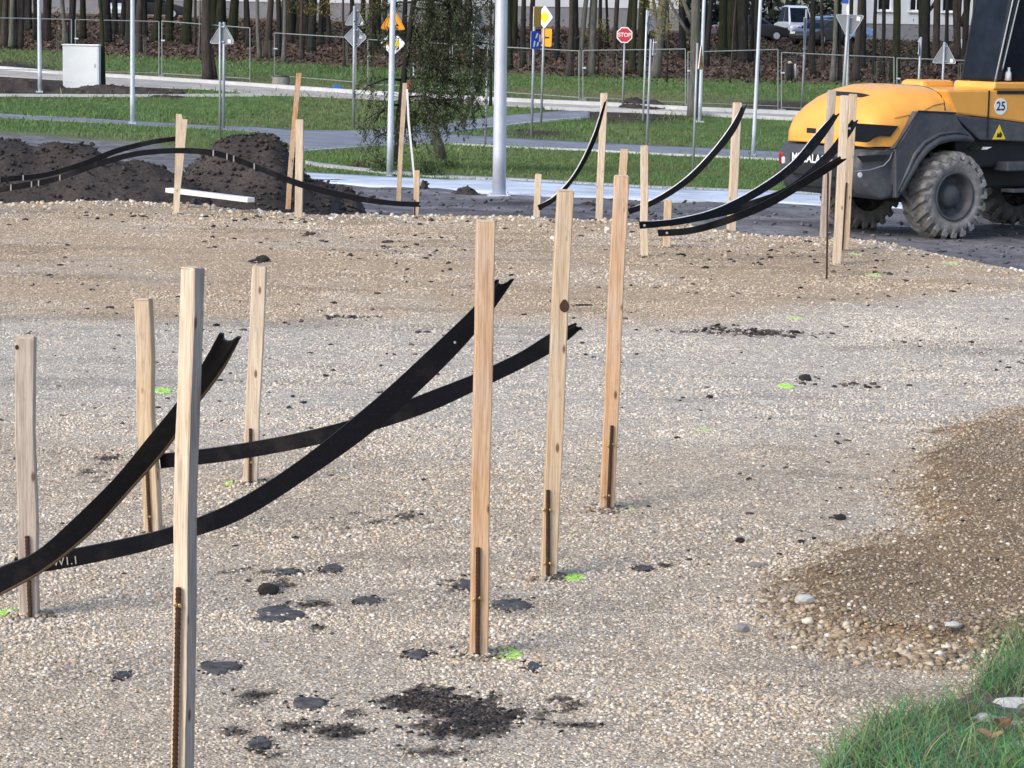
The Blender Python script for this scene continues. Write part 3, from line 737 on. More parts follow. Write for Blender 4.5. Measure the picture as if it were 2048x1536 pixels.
for k, (a, b, c_, by_, lab) in enumerate([(895, 962, 372, 387, 'low dark soil lump left of the big lamp post'), (832, 862, 362, 381, 'small dark soil lump right of the bent white strip'), (1150, 1206, 404, 414, 'dark lump of soil behind the far tall stake')]):
    mound('soil_lump', [(a, by_), (a + (b-a)*.3, c_ + 2), ((a+b)/2, c_), (b - (b-a)*.2, c_ + 5), (b, by_)], -by_, .35, lab, 'soil lump', res=.03, clod=120, seed=700 + 20*k, rough=.05)
# crumbs on the muddy ground behind the pad
n = 6000
Y = R.uniform(25.5, 42, n); X = R.uniform(-.25, .25, n) * Y; ok = (Y < yb(X, B1) - .3) & off_path(X, Y); X, Y = X[ok], Y[ok]; n = len(X)
stones('soil_crumbs', np.stack([X, Y, T(X, Y) + .02], 1), .008 + .045 * R.uniform(0, 1, n)**5, np.array([.085, .08, .09]) * R.uniform(.4, 2, (n, 1)), 'clod', flatk=.5, jit=.42)

# ============================================================ foreground verge with long grass
vp = np.array([flat(*p)[:2] for p in [(1600, 1600), (1690, 1500), (1740, 1462), (1880, 1425), (1965, 1370), (2005, 1310), (2060, 1275), (2300, 1250), (2500, 1750), (1560, 1760)]])
x0, y0 = vp.min(0); x1, y1 = vp.max(0)
XX, YY = np.meshgrid(np.arange(x0 - .1, x1, .02), np.arange(max(y0, 3.2), y1 + .1, .02))
sd = np.where(inpoly(XX, YY, vp), 1, -1) * polydist(XX, YY, vp)
zz = gz(XX, YY) + .035 * smooth(-.03, .12, sd + (fbm(XX, YY, 7, 120) - .5) * .08) - .006 + (fbm(XX, YY, 14, 121) - .5) * .02 * (sd > 0)
nn = fbm(XX, YY, 6, 122)[..., None]
ny, nx = XX.shape; idx = np.arange(nx*ny).reshape(ny, nx)
Fq = np.stack([idx[:-1, :-1], idx[:-1, 1:], idx[1:, 1:], idx[1:, :-1]], -1).reshape(-1, 4)
o = np_mesh('verge_ground', np.stack([XX, YY, zz], -1).reshape(-1, 3), Fq, 'clod', (np.array([.10, .088, .07]) * (.5 + nn)).reshape(-1, 3), smooth_=True); o['kind'] = 'structure'
n = 46000
X = R.uniform(x0, min(x1, 2.0), n); Y = R.uniform(4.6, y1, n)
sdp = np.where(inpoly(X, Y, vp), 1, -1) * polydist(X, Y, vp)
bare = (np.hypot((X - flat(2010, 1440).x) / .07, (Y - flat(2010, 1440).y) / .11) < 1) | (np.hypot((X - flat(1930, 1400).x) / .03, (Y - flat(1930, 1400).y) / .06) < 1)
ok = (sdp > .01) & (fbm(X, Y, 9, 130) + R.uniform(-.12, .12, n) > .38) & ~(bare & (R.uniform(0, 1, n) > .12))
X, Y = X[ok], Y[ok]; n = len(X)
h = R.uniform(.045, .125, n) * (.6 + .8 * fbm(X, Y, 4, 131))
c = np.stack([R.uniform(.05, .17, n), R.uniform(.15, .33, n), R.uniform(.055, .14, n)], 1)
c *= (.55 + .9 * fbm(X, Y, 11, 132))[:, None]; yl = R.uniform(0, 1, n) < .17; c[yl] = np.array([.36, .31, .18]) * R.uniform(.4, 1, (yl.sum(), 1))
blades('verge_grass', np.stack([X, Y, gz(X, Y) + .02], 1), h, R.uniform(.0016, .0046, n), R.uniform(.2, 1.9, n), c, seg=4, droop=.7)
n = 260; X = R.uniform(x0 - .15, 2.0, n); Y = R.uniform(4.8, y1 + .1, n); sdp = np.where(inpoly(X, Y, vp), 1, -1) * polydist(X, Y, vp); ok = sdp > -.06; X, Y = X[ok], Y[ok]; n = len(X)
blades('verge_grass_stems', np.stack([X, Y, gz(X, Y) + .02], 1), R.uniform(.07, .17, n), R.uniform(.0016, .003, n), R.uniform(.2, 1.1, n), np.stack([R.uniform(.04, .2, n), R.uniform(.10, .22, n), R.uniform(.04, .1, n)], 1), seg=4, droop=.4)
# things lying in the verge
def leaf(px, py, L, Wd, rot, mat, lab):
    c = patch_at(px, py) + Vector((0, 0, .055)); m = MB(); n = 9
    rr = Matrix.Rotation(rot, 3, 'Z') @ Matrix.Rotation(.35, 3, 'X')
    for i in range(n):
        t = i / (n-1); ww = Wd * math.sin(math.pi * min(1, t*1.02))**.7 + .001
        for q in (-1, -.5, 0, .5, 1): m.v.append(c + rr @ Vector(((t-.5) * L, q * ww * .5 * (1 + .08*math.sin(i*2.1)), .012 * q*q - .010 * math.sin(t*3) + .004*math.sin(t*9))))
    m.f = [[i*5 + k, i*5 + k+1, (i+1)*5 + k+1, (i+1)*5 + k] for i in range(n-1) for k in range(4)]
    o = m.build('fallen_leaf', mat, smooth_=True); md = o.modifiers.new('t', 'SOLIDIFY'); md.thickness = .001
    tag(o, lab, 'leaf')
leaf(1980, 1513, .065, .030, -.35, 'dry_leaf', 'tan dry leaf lying in the grass at the lower right')
leaf(2002, 1490, .055, .045, .3, 'rust_leaf', 'rust brown curled leaf above the tan leaf')
for px, py, s_, lab in [(2025, 1432, .035, 'white lump of rubble in the verge at the right edge'), (1975, 1462, .030, 'flat pale grey rubble piece above the leaves'), (2035, 1475, .028, 'grey rubble piece at the right edge'), (2036, 1515, .022, 'small bluish rubble piece beside the tan leaf'), (1902, 1296, .020, 'pale stone at the edge of the heap beside the grass')]:
    c = patch_at(px, py) + Vector((0, 0, .03)); bm = bmesh.new(); bmesh.ops.create_icosphere(bm, subdivisions=2, radius=1)
    for q in bm.verts:
        k = 1 + 1.3 * (float(fbm(np.array(q.co.x * 2 + px), np.array(q.co.y * 2 + q.co.z * 3), 1.3, 5)) - .5); q.co = Vector((q.co.x * 1.5, q.co.y, q.co.z * .5)) * k * s_ + c
    me = bpy.data.meshes.new('stone'); bm.to_mesh(me); bm.free(); me.materials.append(MATS['concrete'])
    o = bpy.data.objects.new('stone', me); COL.objects.link(o); tag(o, lab, 'stone')
# ============================================================ STAKES
def stake(label, top, base, wpx, mat, Y=None, rot=0.0, dep=1.0, rod=None, screws=(), zb=None, group='wooden stakes on the gravel', name='wooden_stake', wob=.0015, topw=None, taper=1.0, notch=None, knots=(), side_mat=None):
    if Y is None:
        b = flat(*base); Y = b.y
        b = Vector((b.x, b.y, float(gz(np.array([b.x]), np.array([b.y]))[0])))
    else: b = at(base[0], base[1], Y)
    tp = at(top[0], top[1], Y); s = F / Y; w = wpx / s; d = w * dep
    ax = (tp - b); L = ax.length; ax.normalize()
    t = thing(name, label, 'stake', b, group)
    X = Vector((1, 0, 0)); X = (X - ax * X.dot(ax)).normalized(); Yv = ax.cross(X)
    X, Yv = X * math.cos(rot) + Yv * math.sin(rot), Yv * math.cos(rot) - X * math.sin(rot)
    m = MB(); n = 14; ph = random.random() * 9
    ch = .12
    for i in range(n + 1):
        u = i / n; z = -.12 + (L + .12) * u
        k = 1 + (taper - 1) * u
        ox = wob * math.sin(5*u + ph) + wob * .6 * math.sin(13*u + ph*2); oy = wob * math.cos(4*u + ph)
        for (cx_, cy_) in ((-1, -1+ch), (-1+ch, -1), (1-ch, -1), (1, -1+ch), (1, 1-ch), (1-ch, 1), (-1+ch, 1), (-1, 1-ch)):
            rr = random.uniform(-.0006, .0006)
            m.v.append(b + ax * (z + (random.uniform(-.002, .002) if i == n else 0)) + X * (cx_*w*.5*k + ox + rr) + Yv * (cy_*d*.5*k + oy + rr))
    m.f = [[i*8 + k, i*8 + (k+1) % 8, (i+1)*8 + (k+1) % 8, (i+1)*8 + k] for i in range(n) for k in range(8)] + [list(range(8))[::-1], [n*8 + k for k in range(8)]]
    sh = m.build('shaft', mat, t)
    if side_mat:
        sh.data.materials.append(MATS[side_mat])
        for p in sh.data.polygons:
            if p.normal.x > .5 and abs(p.normal.z) < .5: p.material_index = 1  # right-facing faces get weathered grey with that side's shade painted in
    # sawn pale end
    c = MB(); e = b + ax * (L + .0015)
    c.v = [e + X*(cx_*w*.44) + Yv*(cy_*d*.44) for cx_, cy_ in ((-1, -1), (1, -1), (1, 1), (-1, 1))] + [e + ax*.003 + X*(cx_*w*.43) + Yv*(cy_*d*.43) for cx_, cy_ in ((-1, -1), (1, -1), (1, 1), (-1, 1))]
    c.f = [(3, 2, 1, 0), (4, 5, 6, 7), (0, 1, 5, 4), (1, 2, 6, 5), (2, 3, 7, 6), (3, 0, 4, 7)]
    c.build('sawn_end', 'wood_pale', t)
    fr = d * .5 + .007 if abs(rot) < .2 else w * .5 * abs(math.sin(rot)) + d * .5 * abs(math.cos(rot)) + .004
    if rod:
        (x0_, y0_), (x1_, y1_) = rod
        p0 = at(x0_, y0_, Y - fr); p1 = at(x1_, y1_, Y - fr)
        r = MB().tube([p0, p0.lerp(p1, .5), p1 + (p1 - p0).normalized() * .06], .0065, 8)
        for q in range(int((p1 - p0).length / .012)):
            pc = p0.lerp(p1, (q + .5) * .012 / (p1 - p0).length)
            r.box(pc, (.0145, .0145, .003), Matrix.Rotation(.4, 3, 'Y'))
        r.build('steel_rod', 'rebar', t)
        for (sx, sy) in screws:
            p = at(sx, sy, Y - fr - .002); h = MB()
            h.tube([p + Vector((0, .014, 0)), p + Vector((0, -.002, 0))], .0022, 8)
            h.tube([p + Vector((0, -.001, 0)), p + Vector((0, -.004, 0)), p + Vector((0, -.006, 0))], [.0050, .0058, .0035], 10)
            h.build('screw', 'brass', t)
    for kx, ky, kr in knots:
        p = at(kx, ky, Y - fr + .006); k_ = MB(); nn = 14
        pts = [(math.cos(2*math.pi*i/nn) * kr / s, math.sin(2*math.pi*i/nn) * kr / s * (1.15 if math.sin(2*math.pi*i/nn) < 0 else 1.6 * (1 - abs(math.cos(2*math.pi*i/nn))*.4))) for i in range(nn)]
        k_.prism(pts, -.002, .006, lambda x, y, tt: p + Vector((x, tt, y)))
        k_.build('knot', 'rebar', t)
    return t
stake('nearest tall stake, broad pale front and grey weathered shade-painted side, foot below the frame', (384, 538), (364, 1604), 37, 'wood_pale', rot=rad(-32), dep=.9, rod=((357, 1175), (349, 1590)), screws=[(360, 1211), (352, 1209)], wob=.003, side_mat='wood_weathered_shaded')
stake('tall tan stake right of centre foreground crossed behind by two black strips', (971, 443), (957, 1309), 37, 'wood_orange', rot=rad(5), dep=.95, rod=((956, 1095), (955, 1308)), screws=[(949, 1199), (960, 1196)])
stake('tall tan stake with one big dark knot below its middle', (1131, 382), (1096, 1152), 33, 'wood_tan', rot=rad(3), rod=((1096, 980), (1096, 1154)), screws=[(1088, 1020), (1101, 1020), (1090, 1127), (1101, 1127)], knots=[(1129, 613, 10)])
stake('tall reddish orange stake, rightmost of the foreground row', (1243, 353), (1213, 1024), 30, 'wood_orange', rot=rad(0), rod=((1224, 851), (1216, 1024)), screws=[(1217, 892), (1227, 888), (1208, 993), (1219, 991)])
stake('short brownish stake at the left edge, black strips fixed across its foot', (52, 676), (58, 1227), 38, 'wood_grey', rot=rad(4), rod=((54, 1072), (60, 1226)), screws=[(62, 1157)], knots=[(34, 695, 4)], wob=.003)
stake('crooked short yellowish stake behind the rising black strip', (286, 600), (307, 1062), 32, 'wood_tan', rot=rad(-6), rod=((292, 900), (300, 1062)), screws=[(300, 1033)], wob=.005)
stake('short pale stake with a dark rod behind the nearest stake, left of centre', (519, 535), (501, 969), 29, 'wood_pale', rot=rad(2), rod=((501, 857), (500, 969)), screws=[(503, 925)])
# far group on the rim
bY = flat(351, 427).y; bt = thing('wooden_stake', 'split pale board stake with a stepped top standing by the left soil heap', 'stake', at(351, 427, bY), 'wooden stakes at the far rim')
MB().prism([(352, 228), (363, 228), (365, 238), (375, 239), (371, 280), (366, 330), (361, 380), (357, 434), (345, 434), (348, 380), (350, 330), (351, 280)], bY - .012, bY + .018, lambda x, y, tt: at(x, y, tt)).build('shaft', 'wood_pale', bt)
MB().tube([at(364, 301, bY - .05), at(364, 301, bY)], .010, 8).build('screw', 'brass', bt)
stake('pale narrow stake just right of the tall leaning lath', (600, 240), (597, 430), 15, 'wood_pale', group='wooden stakes at the far rim')
stake('short pale stake with a black strip end screwed to it, below the two laths', (834, 342), (832, 431), 11, 'wood_tan', rod=((829, 400), (828, 434)), group='wooden stakes at the far rim')
stake('short pale stake, foot of the thin curved strip right of the big lamp post', (1077, 349), (1073, 431), 13, 'wood_pale', group='wooden stakes at the far rim')
stake('tall pale far stake crossed by the thin curved strip', (1208, 187), (1198, 438), 14, 'wood_pale', group='wooden stakes at the far rim')
stake('pale stake showing above the reddish orange stake, hidden behind it', (1249, 299), (1240, 446), 16, 'wood_tan', group='wooden stakes at the far rim')
stake('bright pale stake right of the orange stake crossed by black strips near its foot', (1288, 292), (1289, 513), 15, 'wood_pale', wob=.003, group='wooden stakes at the far rim')
stake('stubby stake half hidden behind the low black strip ends', (1336, 401), (1333, 493), 15, 'wood_tan', group='wooden stakes at the far rim')
stake('tall pale far stake with the long curved strip ending at its top', (1475, 206), (1462, 461), 16, 'wood_pale', rot=rad(8), group='wooden stakes at the far rim')
stake('greyish stake, leftmost of the three in front of the yellow machine', (1664, 181), (1647, 475), 15, 'wood_grey', rot=rad(5), group='wooden stakes at the far rim')
stake('tall brown stake, rear right of the three in front of the yellow machine', (1706, 189), (1689, 501), 15, 'wood_tan', rot=rad(3), rod=((1693, 365), (1684, 501)), group='wooden stakes at the far rim')
stake('pale stake, frontmost of the three in front of the yellow machine', (1690, 192), (1673, 530), 16, 'wood_pale', group='wooden stakes at the far rim')
# thin leaning laths
def lath(label, pts, Y, w, mat, name='leaning_lath', cat='lath', d=.02):
    s = F / Y; b = at(*pts[-1], Y); m = MB()
    P = [at(x, y, Y + i * .05) for i, (x, y) in enumerate(pts)]
    hw = w / s / 2
    for p in P: m.v += [p + Vector((-hw, -d/2, 0)), p + Vector((hw, -d/2, 0)), p + Vector((hw, d/2, 0)), p + Vector((-hw, d/2, 0))]
    n = len(P); m.f = [[4*i + k, 4*i + (k+1) % 4, 4*i+4 + (k+1) % 4, 4*i+4 + k] for i in range(n-1) for k in range(4)] + [[3, 2, 1, 0], [4*n-4, 4*n-3, 4*n-2, 4*n-1]]
    return tag(m.build(name, mat), label, cat)
lath('tall brown lath leaning over the right end of the tall soil heap', [(598, 146), (592, 210), (585, 290), (580, 350), (576, 418)], 25.0, 10, 'wood_orange')
lath('tall pale brown lath standing in front of the slim spruce trunk', [(810, 166), (806, 230), (801, 310), (797, 405)], 25.4, 9, 'wood_tan')
lath('thin bent white strip beside the pale brown lath', [(814, 178), (817, 240), (823, 300), (828, 350), (831, 392)], 25.2, 4, 'white_paint', 'bent_strip', 'strip')
# white board lying against the split stake
p0 = at(338, 380, 24.9); p1 = at(502, 400, 24.2); m = MB(); d = (p1 - p0).normalized(); u = Vector((0, 0, 1)); sd = d.cross(u).normalized(); u = sd.cross(d)
m.v = [p + u*a*.022 + sd*b*.05 for p in (p0, p1) for a, b in ((-1, -1), (1, -1), (1, 1), (-1, 1))]
m.f = [(0, 1, 2, 3), (7, 6, 5, 4)] + [(k, 4+k, 4+(k+1) % 4, (k+1) % 4) for k in range(4)]
tag(m.build('white_board', 'white_paint', bevel=.003), 'white board lying across the foot of the split stake by the dark heap', 'board')
# bare thin rod left of the three stakes
p0 = at(1656, 345, 21.2); p1 = flat(1654, 558); p1 = at(1654, 558, p1.y); p0 = at(1656, 345, p1.y)
tag(MB().tube([p0, p1 + Vector((0, 0, -.1))], .008, 8).build('steel_rod', 'rebar'), 'bare dark steel rod stuck in the gravel left of the three stakes', 'rod')

# ============================================================ BLACK STRIPS
def strip(label, top_px, bot_px, Ya, Yb, thick=.016, notch=True, mat='black_plastic', holes=(), tw=0.0, parent_name='black_strip', notch_end=1, n=70, edge=None, bands=(), group='black curved profile strips'):
    """centre line given by pixels of the upper and the lower edge"""
    def rs(P):
        P = np.array(P, float); d = np.r_[0, np.cumsum(np.hypot(*np.diff(P, axis=0).T))]; d /= d[-1]
        t = np.linspace(0, 1, n)
        # smooth curve through the points (Catmull-Rom)
        out = []
        for q in t:
            i = min(max(np.searchsorted(d, q) - 1, 0), len(P) - 2); u = (q - d[i]) / (d[i+1] - d[i])
            a, b_, c_, e = P[max(i-1, 0)], P[i], P[i+1], P[min(i+2, len(P)-1)]
            out.append(.5 * ((2*b_) + (-a + c_)*u + (2*a - 5*b_ + 4*c_ - e)*u*u + (-a + 3*b_ - 3*c_ + e)*u**3))
        return np.array(out)
    U = rs(top_px); Lo = rs(bot_px); M = 22
    ts = np.linspace(0, 1, n)
    dx = np.gradient((U + Lo) / 2, axis=0); dx /= np.linalg.norm(dx, axis=1)[:, None]
    wid = np.linalg.norm(U - Lo, axis=1)
    PX = np.zeros((n, M + 1, 2)); YY = np.zeros((n, M + 1))
    for j in range(M + 1):
        v = j / M * 2 - 1
        PX[:, j] = U * (1 - j/M) + Lo * (j/M); YY[:, j] = Ya + (Yb - Ya) * ts + tw * v * np.linspace(0, 1, n)
        if notch:
            r = .56
            if abs(v) < r:
                e = -1 if notch_end == 1 else 0
                sg = -1 if notch_end == 1 else 1
                amt = wid[e] * .55 * math.sqrt(r*r - v*v)
                fall = np.clip(1 - (ts if notch_end == 0 else 1 - ts) * n / 9.0, 0, 1)
                PX[:, j] += (sg * amt * fall)[:, None] * dx[e][None]
    c0 = at(float((U[0] + Lo[0])[0] / 2), float((U[0] + Lo[0])[1] / 2), Ya)
    t = thing(parent_name, label, 'plastic strip', c0, group)
    m = MB()
    for k, oy in ((0, 0), (1, thick)):
        for i in range(n):
            for j in range(M + 1):
                p = at(PX[i, j, 0], PX[i, j, 1], YY[i, j]); m.v.append(p + Vector((0, oy, 0)))
    S = n * (M + 1)
    def id_(k, i, j): return k*S + i*(M+1) + j
    for i in range(n-1):
        for j in range(M):
            m.f.append([id_(0, i, j), id_(0, i+1, j), id_(0, i+1, j+1), id_(0, i, j+1)])
            m.f.append([id_(1, i, j+1), id_(1, i+1, j+1), id_(1, i+1, j), id_(1, i, j)])
        for j in (0, M): m.f.append([id_(0, i, j), id_(1, i, j), id_(1, i+1, j), id_(0, i+1, j)])
    for i in (0, n-1):
        for j in range(M): m.f.append([id_(0, i, j), id_(0, i, j+1), id_(1, i, j+1), id_(1, i, j)])
    m.build('strip_body', mat, t)
    for bt_ in bands:
        i = int(bt_ * (n-1)); q = MB(); wd = 1.3
        for e_ in (-1, 1): q.v += [at(PX[i, j, 0] + dx[i, 0]*e_*wd, PX[i, j, 1] + dx[i, 1]*e_*wd, YY[i, j] - .006) for j in range(0, M+1, M//2)]
        q.f = [(0, 1, 4, 3), (1, 2, 5, 4)]; ob_ = q.build('mud_band', 'chalk', t); sm_ = ob_.modifiers.new('s', 'SOLIDIFY'); sm_.thickness = .004
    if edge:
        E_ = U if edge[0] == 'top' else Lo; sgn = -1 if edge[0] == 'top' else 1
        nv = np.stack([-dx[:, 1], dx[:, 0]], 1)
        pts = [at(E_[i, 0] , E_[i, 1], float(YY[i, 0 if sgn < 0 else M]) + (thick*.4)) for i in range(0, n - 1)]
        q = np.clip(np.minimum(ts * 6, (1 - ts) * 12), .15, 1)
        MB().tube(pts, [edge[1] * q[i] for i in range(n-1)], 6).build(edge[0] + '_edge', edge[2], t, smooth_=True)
    for hx, hy, hr, Yh in holes:
        p = at(hx, hy, Yh - .003); h = MB(); h.tube([p + Vector((0, .006, 0)), p + Vector((0, -.002, 0)), p + Vector((0, -.003, 0))], [hr, hr, hr*.6], 10); h.build('screw', 'galvanised_dull', t, smooth_=False)
    return t
strip('nearest thick black strip rising from the left edge behind the nearest stake, bitten end',
      [(-120, 1185), (-60, 1165), (0, 1136), (70, 1105), (150, 1035), (230, 955), (300, 870), (352, 806), (400, 735), (438, 667)],
      [(-120, 1242), (-60, 1222), (0, 1186), (90, 1135), (180, 1062), (265, 970), (330, 895), (385, 815), (435, 748), (481, 676)], 6.85, 6.17, thick=.028, tw=.03, edge=('bottom', .0085, 'brown_edge'))
strip('long black strip from the left short stake behind the nearest stake to the tan stake',
      [(28, 1117), (110, 1105), (250, 1078), (350, 1052), (470, 1003), (600, 920), (740, 808), (850, 708), (950, 612), (991, 560)],
      [(34, 1148), (112, 1140), (250, 1112), (350, 1085), (480, 1040), (610, 960), (750, 860), (870, 752), (960, 655), (1029, 558)], 7.83, 7.54, holes=[(910, 685, .004, 7.565)])
strip('flatter black strip from the crooked stake behind the tan stake to the knotted stake',
      [(318, 909), (450, 893), (600, 866), (740, 829), (850, 787), (950, 748), (1040, 705), (1100, 668), (1152, 646)],
      [(322, 937), (450, 923), (600, 897), (740, 863), (860, 823), (950, 782), (1050, 734), (1115, 697), (1164, 656)], 9.15, 8.62)
strip('upper muddy black strip from the left edge over the soil heap to the split stake',
      [(-120, 362), (-40, 358), (20, 352), (90, 345), (170, 321), (230, 297), (300, 280), (352, 273)],
      [(-120, 372), (-40, 369), (20, 363), (90, 355), (175, 331), (235, 307), (305, 289), (352, 282)], 23.9, 24.15, mat='muddy_plastic', notch=False, thick=.03, bands=(.26, .35))
strip('humped muddy black strip crossing the split stake and ending at the short stake',
      [(-120, 386), (-40, 380), (30, 368), (110, 353), (200, 321), (280, 301), (370, 296), (440, 303), (520, 331), (600, 362), (700, 388), (780, 401), (841, 404)],
      [(-120, 397), (-40, 391), (30, 380), (110, 364), (200, 333), (280, 312), (370, 307), (440, 315), (520, 343), (600, 375), (700, 400), (780, 411), (841, 414)], 23.8, 23.6, mat='muddy_plastic', thick=.03, tw=.0, bands=(.155, .20, .215, .26, .575, .605, .617, .655))
strip('thin curved black strip with bright top edge right of the big lamp post', 
      [(1075, 411), (1110, 391), (1150, 345), (1185, 275), (1208, 205)],
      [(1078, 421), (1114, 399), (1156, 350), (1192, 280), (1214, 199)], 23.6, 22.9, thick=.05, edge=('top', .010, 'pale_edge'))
strip('long curved black strip ending at the top of the tall stake left of the machine',
      [(1256, 418), (1310, 397), (1370, 357), (1420, 307), (1460, 255), (1483, 214)],
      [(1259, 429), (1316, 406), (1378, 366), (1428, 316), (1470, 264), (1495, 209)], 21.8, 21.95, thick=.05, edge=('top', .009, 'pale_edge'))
strip('upper black strip rising from the bright stake to the left of the three stakes',
      [(1278, 444), (1350, 438), (1430, 418), (1510, 378), (1580, 328), (1630, 270), (1668, 228)],
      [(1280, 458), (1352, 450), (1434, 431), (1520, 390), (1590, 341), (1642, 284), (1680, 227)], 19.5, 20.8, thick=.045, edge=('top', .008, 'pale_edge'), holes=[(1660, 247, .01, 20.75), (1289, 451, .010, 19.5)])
strip('black strip passing behind the frontmost of three stakes, its end beside the machine vent',
      [(1340, 441), (1420, 424), (1500, 402), (1580, 370), (1650, 308), (1690, 258), (1704, 240)],
      [(1340, 453), (1420, 438), (1510, 416), (1590, 384), (1660, 322), (1702, 268), (1717, 240)], 20.2, 20.5, thick=.03, holes=[(1699, 257, .01, 20.4)])
strip('lowest black strip ending on the frontmost of the three stakes',
      [(1315, 460), (1380, 455), (1450, 435), (1530, 402), (1600, 361), (1650, 330), (1680, 313)],
      [(1317, 473), (1382, 468), (1456, 448), (1540, 414), (1610, 373), (1662, 341), (1694, 318)], 20.2, 19.25, thick=.03, holes=[(1681, 321, .01, 19.3), (1334, 466, .01, 20.1)])
# handwriting W1.1 on the long strip
def font_on(string, size_px, px, py, Y, mat, parent, name='handwriting', rot=-.2, italic=0):
    m = MB(); s = size_px
    def mp(x, y):
        c, sn = math.cos(rot), math.sin(rot); x += y * italic
        return at(px + x*c - y*sn, py - (y*c + x*sn), Y) 
    txt(string, s, m, mp); return m.build(name, mat, parent)
sb = [o for o in bpy.data.objects if o.get('label', '').startswith('long black strip from')][0]
font_on('W1.1', 23, 131, 1123, 7.795, 'chalk', sb, rot=.10)

# ============================================================ LAMP POSTS
def lamp_post(label, px, base, wpx, top_px=None, fl=2.0, wtop=.75, H=7.0, Y=None, arm=1):
    b = gnd(px, base) if Y is None else at(px, base, Y)
    s = F / b.y; r = wpx / s / 2
    t = thing('lamp_post', label, 'lamp post', b, 'galvanised lamp posts')
    tx, ty = top_px
    q = at(tx, ty, b.y); d = (q - b).normalized()
    d = (d * 1.0 + Vector((0, 0, .0))).normalized()
    top = b + d * H
    MB().tube([b, b + d*H*.1, b + d*H*.5, top], [r, r*.98, r*(1+wtop)/2, r*wtop*.8], 20).build('pole', 'galvanised', t, smooth_=True)
    m = MB(); m.box(b + Vector((0, 0, .02)), (r*2*fl, r*2*fl, .03)); 
    for a in (-1, 1):
        for c in (-1, 1): m.tube([b + Vector((a*r*fl*.75, c*r*fl*.75, .03)), b + Vector((a*r*fl*.75, c*r*fl*.75, .07))], r*.14, 6)
    m.build('base_plate', 'galvanised', t, bevel=.004)
    h = MB(); h.tube([top - d*.1, top + Vector((0, -.3*arm, .15)), top + Vector((0, -.9*arm, .2))], [r*.6, r*.5, r*.5], 8); h.box(top + Vector((0, -1.15*arm, .19)), (.22, .6, .08)); h.build('lamp_head', 'galvanised_dull', t)
    return t
lamp_post('big lamp post in the centre standing on a flanged plate in bare soil', 998, 393, 27, (1003, 0), 1.7)
lamp_post('lamp post left of centre on the pale walkway in front of the orange triangle', 779, 353, 12.5, (786, 0), 1.2)
lamp_post('slim lamp post beside the footpath left of the first grey triangle sign', 265, 248, 10, (265, 0), 1.7)
lamp_post('lamp post at the far left, left of the white cabinet', 80, 185, 8.5, (78, 0), 1.7)
lamp_post('slim lamp post right of the forked tree, small flange at its foot', 1399, 245, 7.5, (1408, 0), 2.2)
lamp_post('slim leaning lamp post left of the yellow machine at the path edge', 1506, 312, 8, (1521, 0), 1.3)

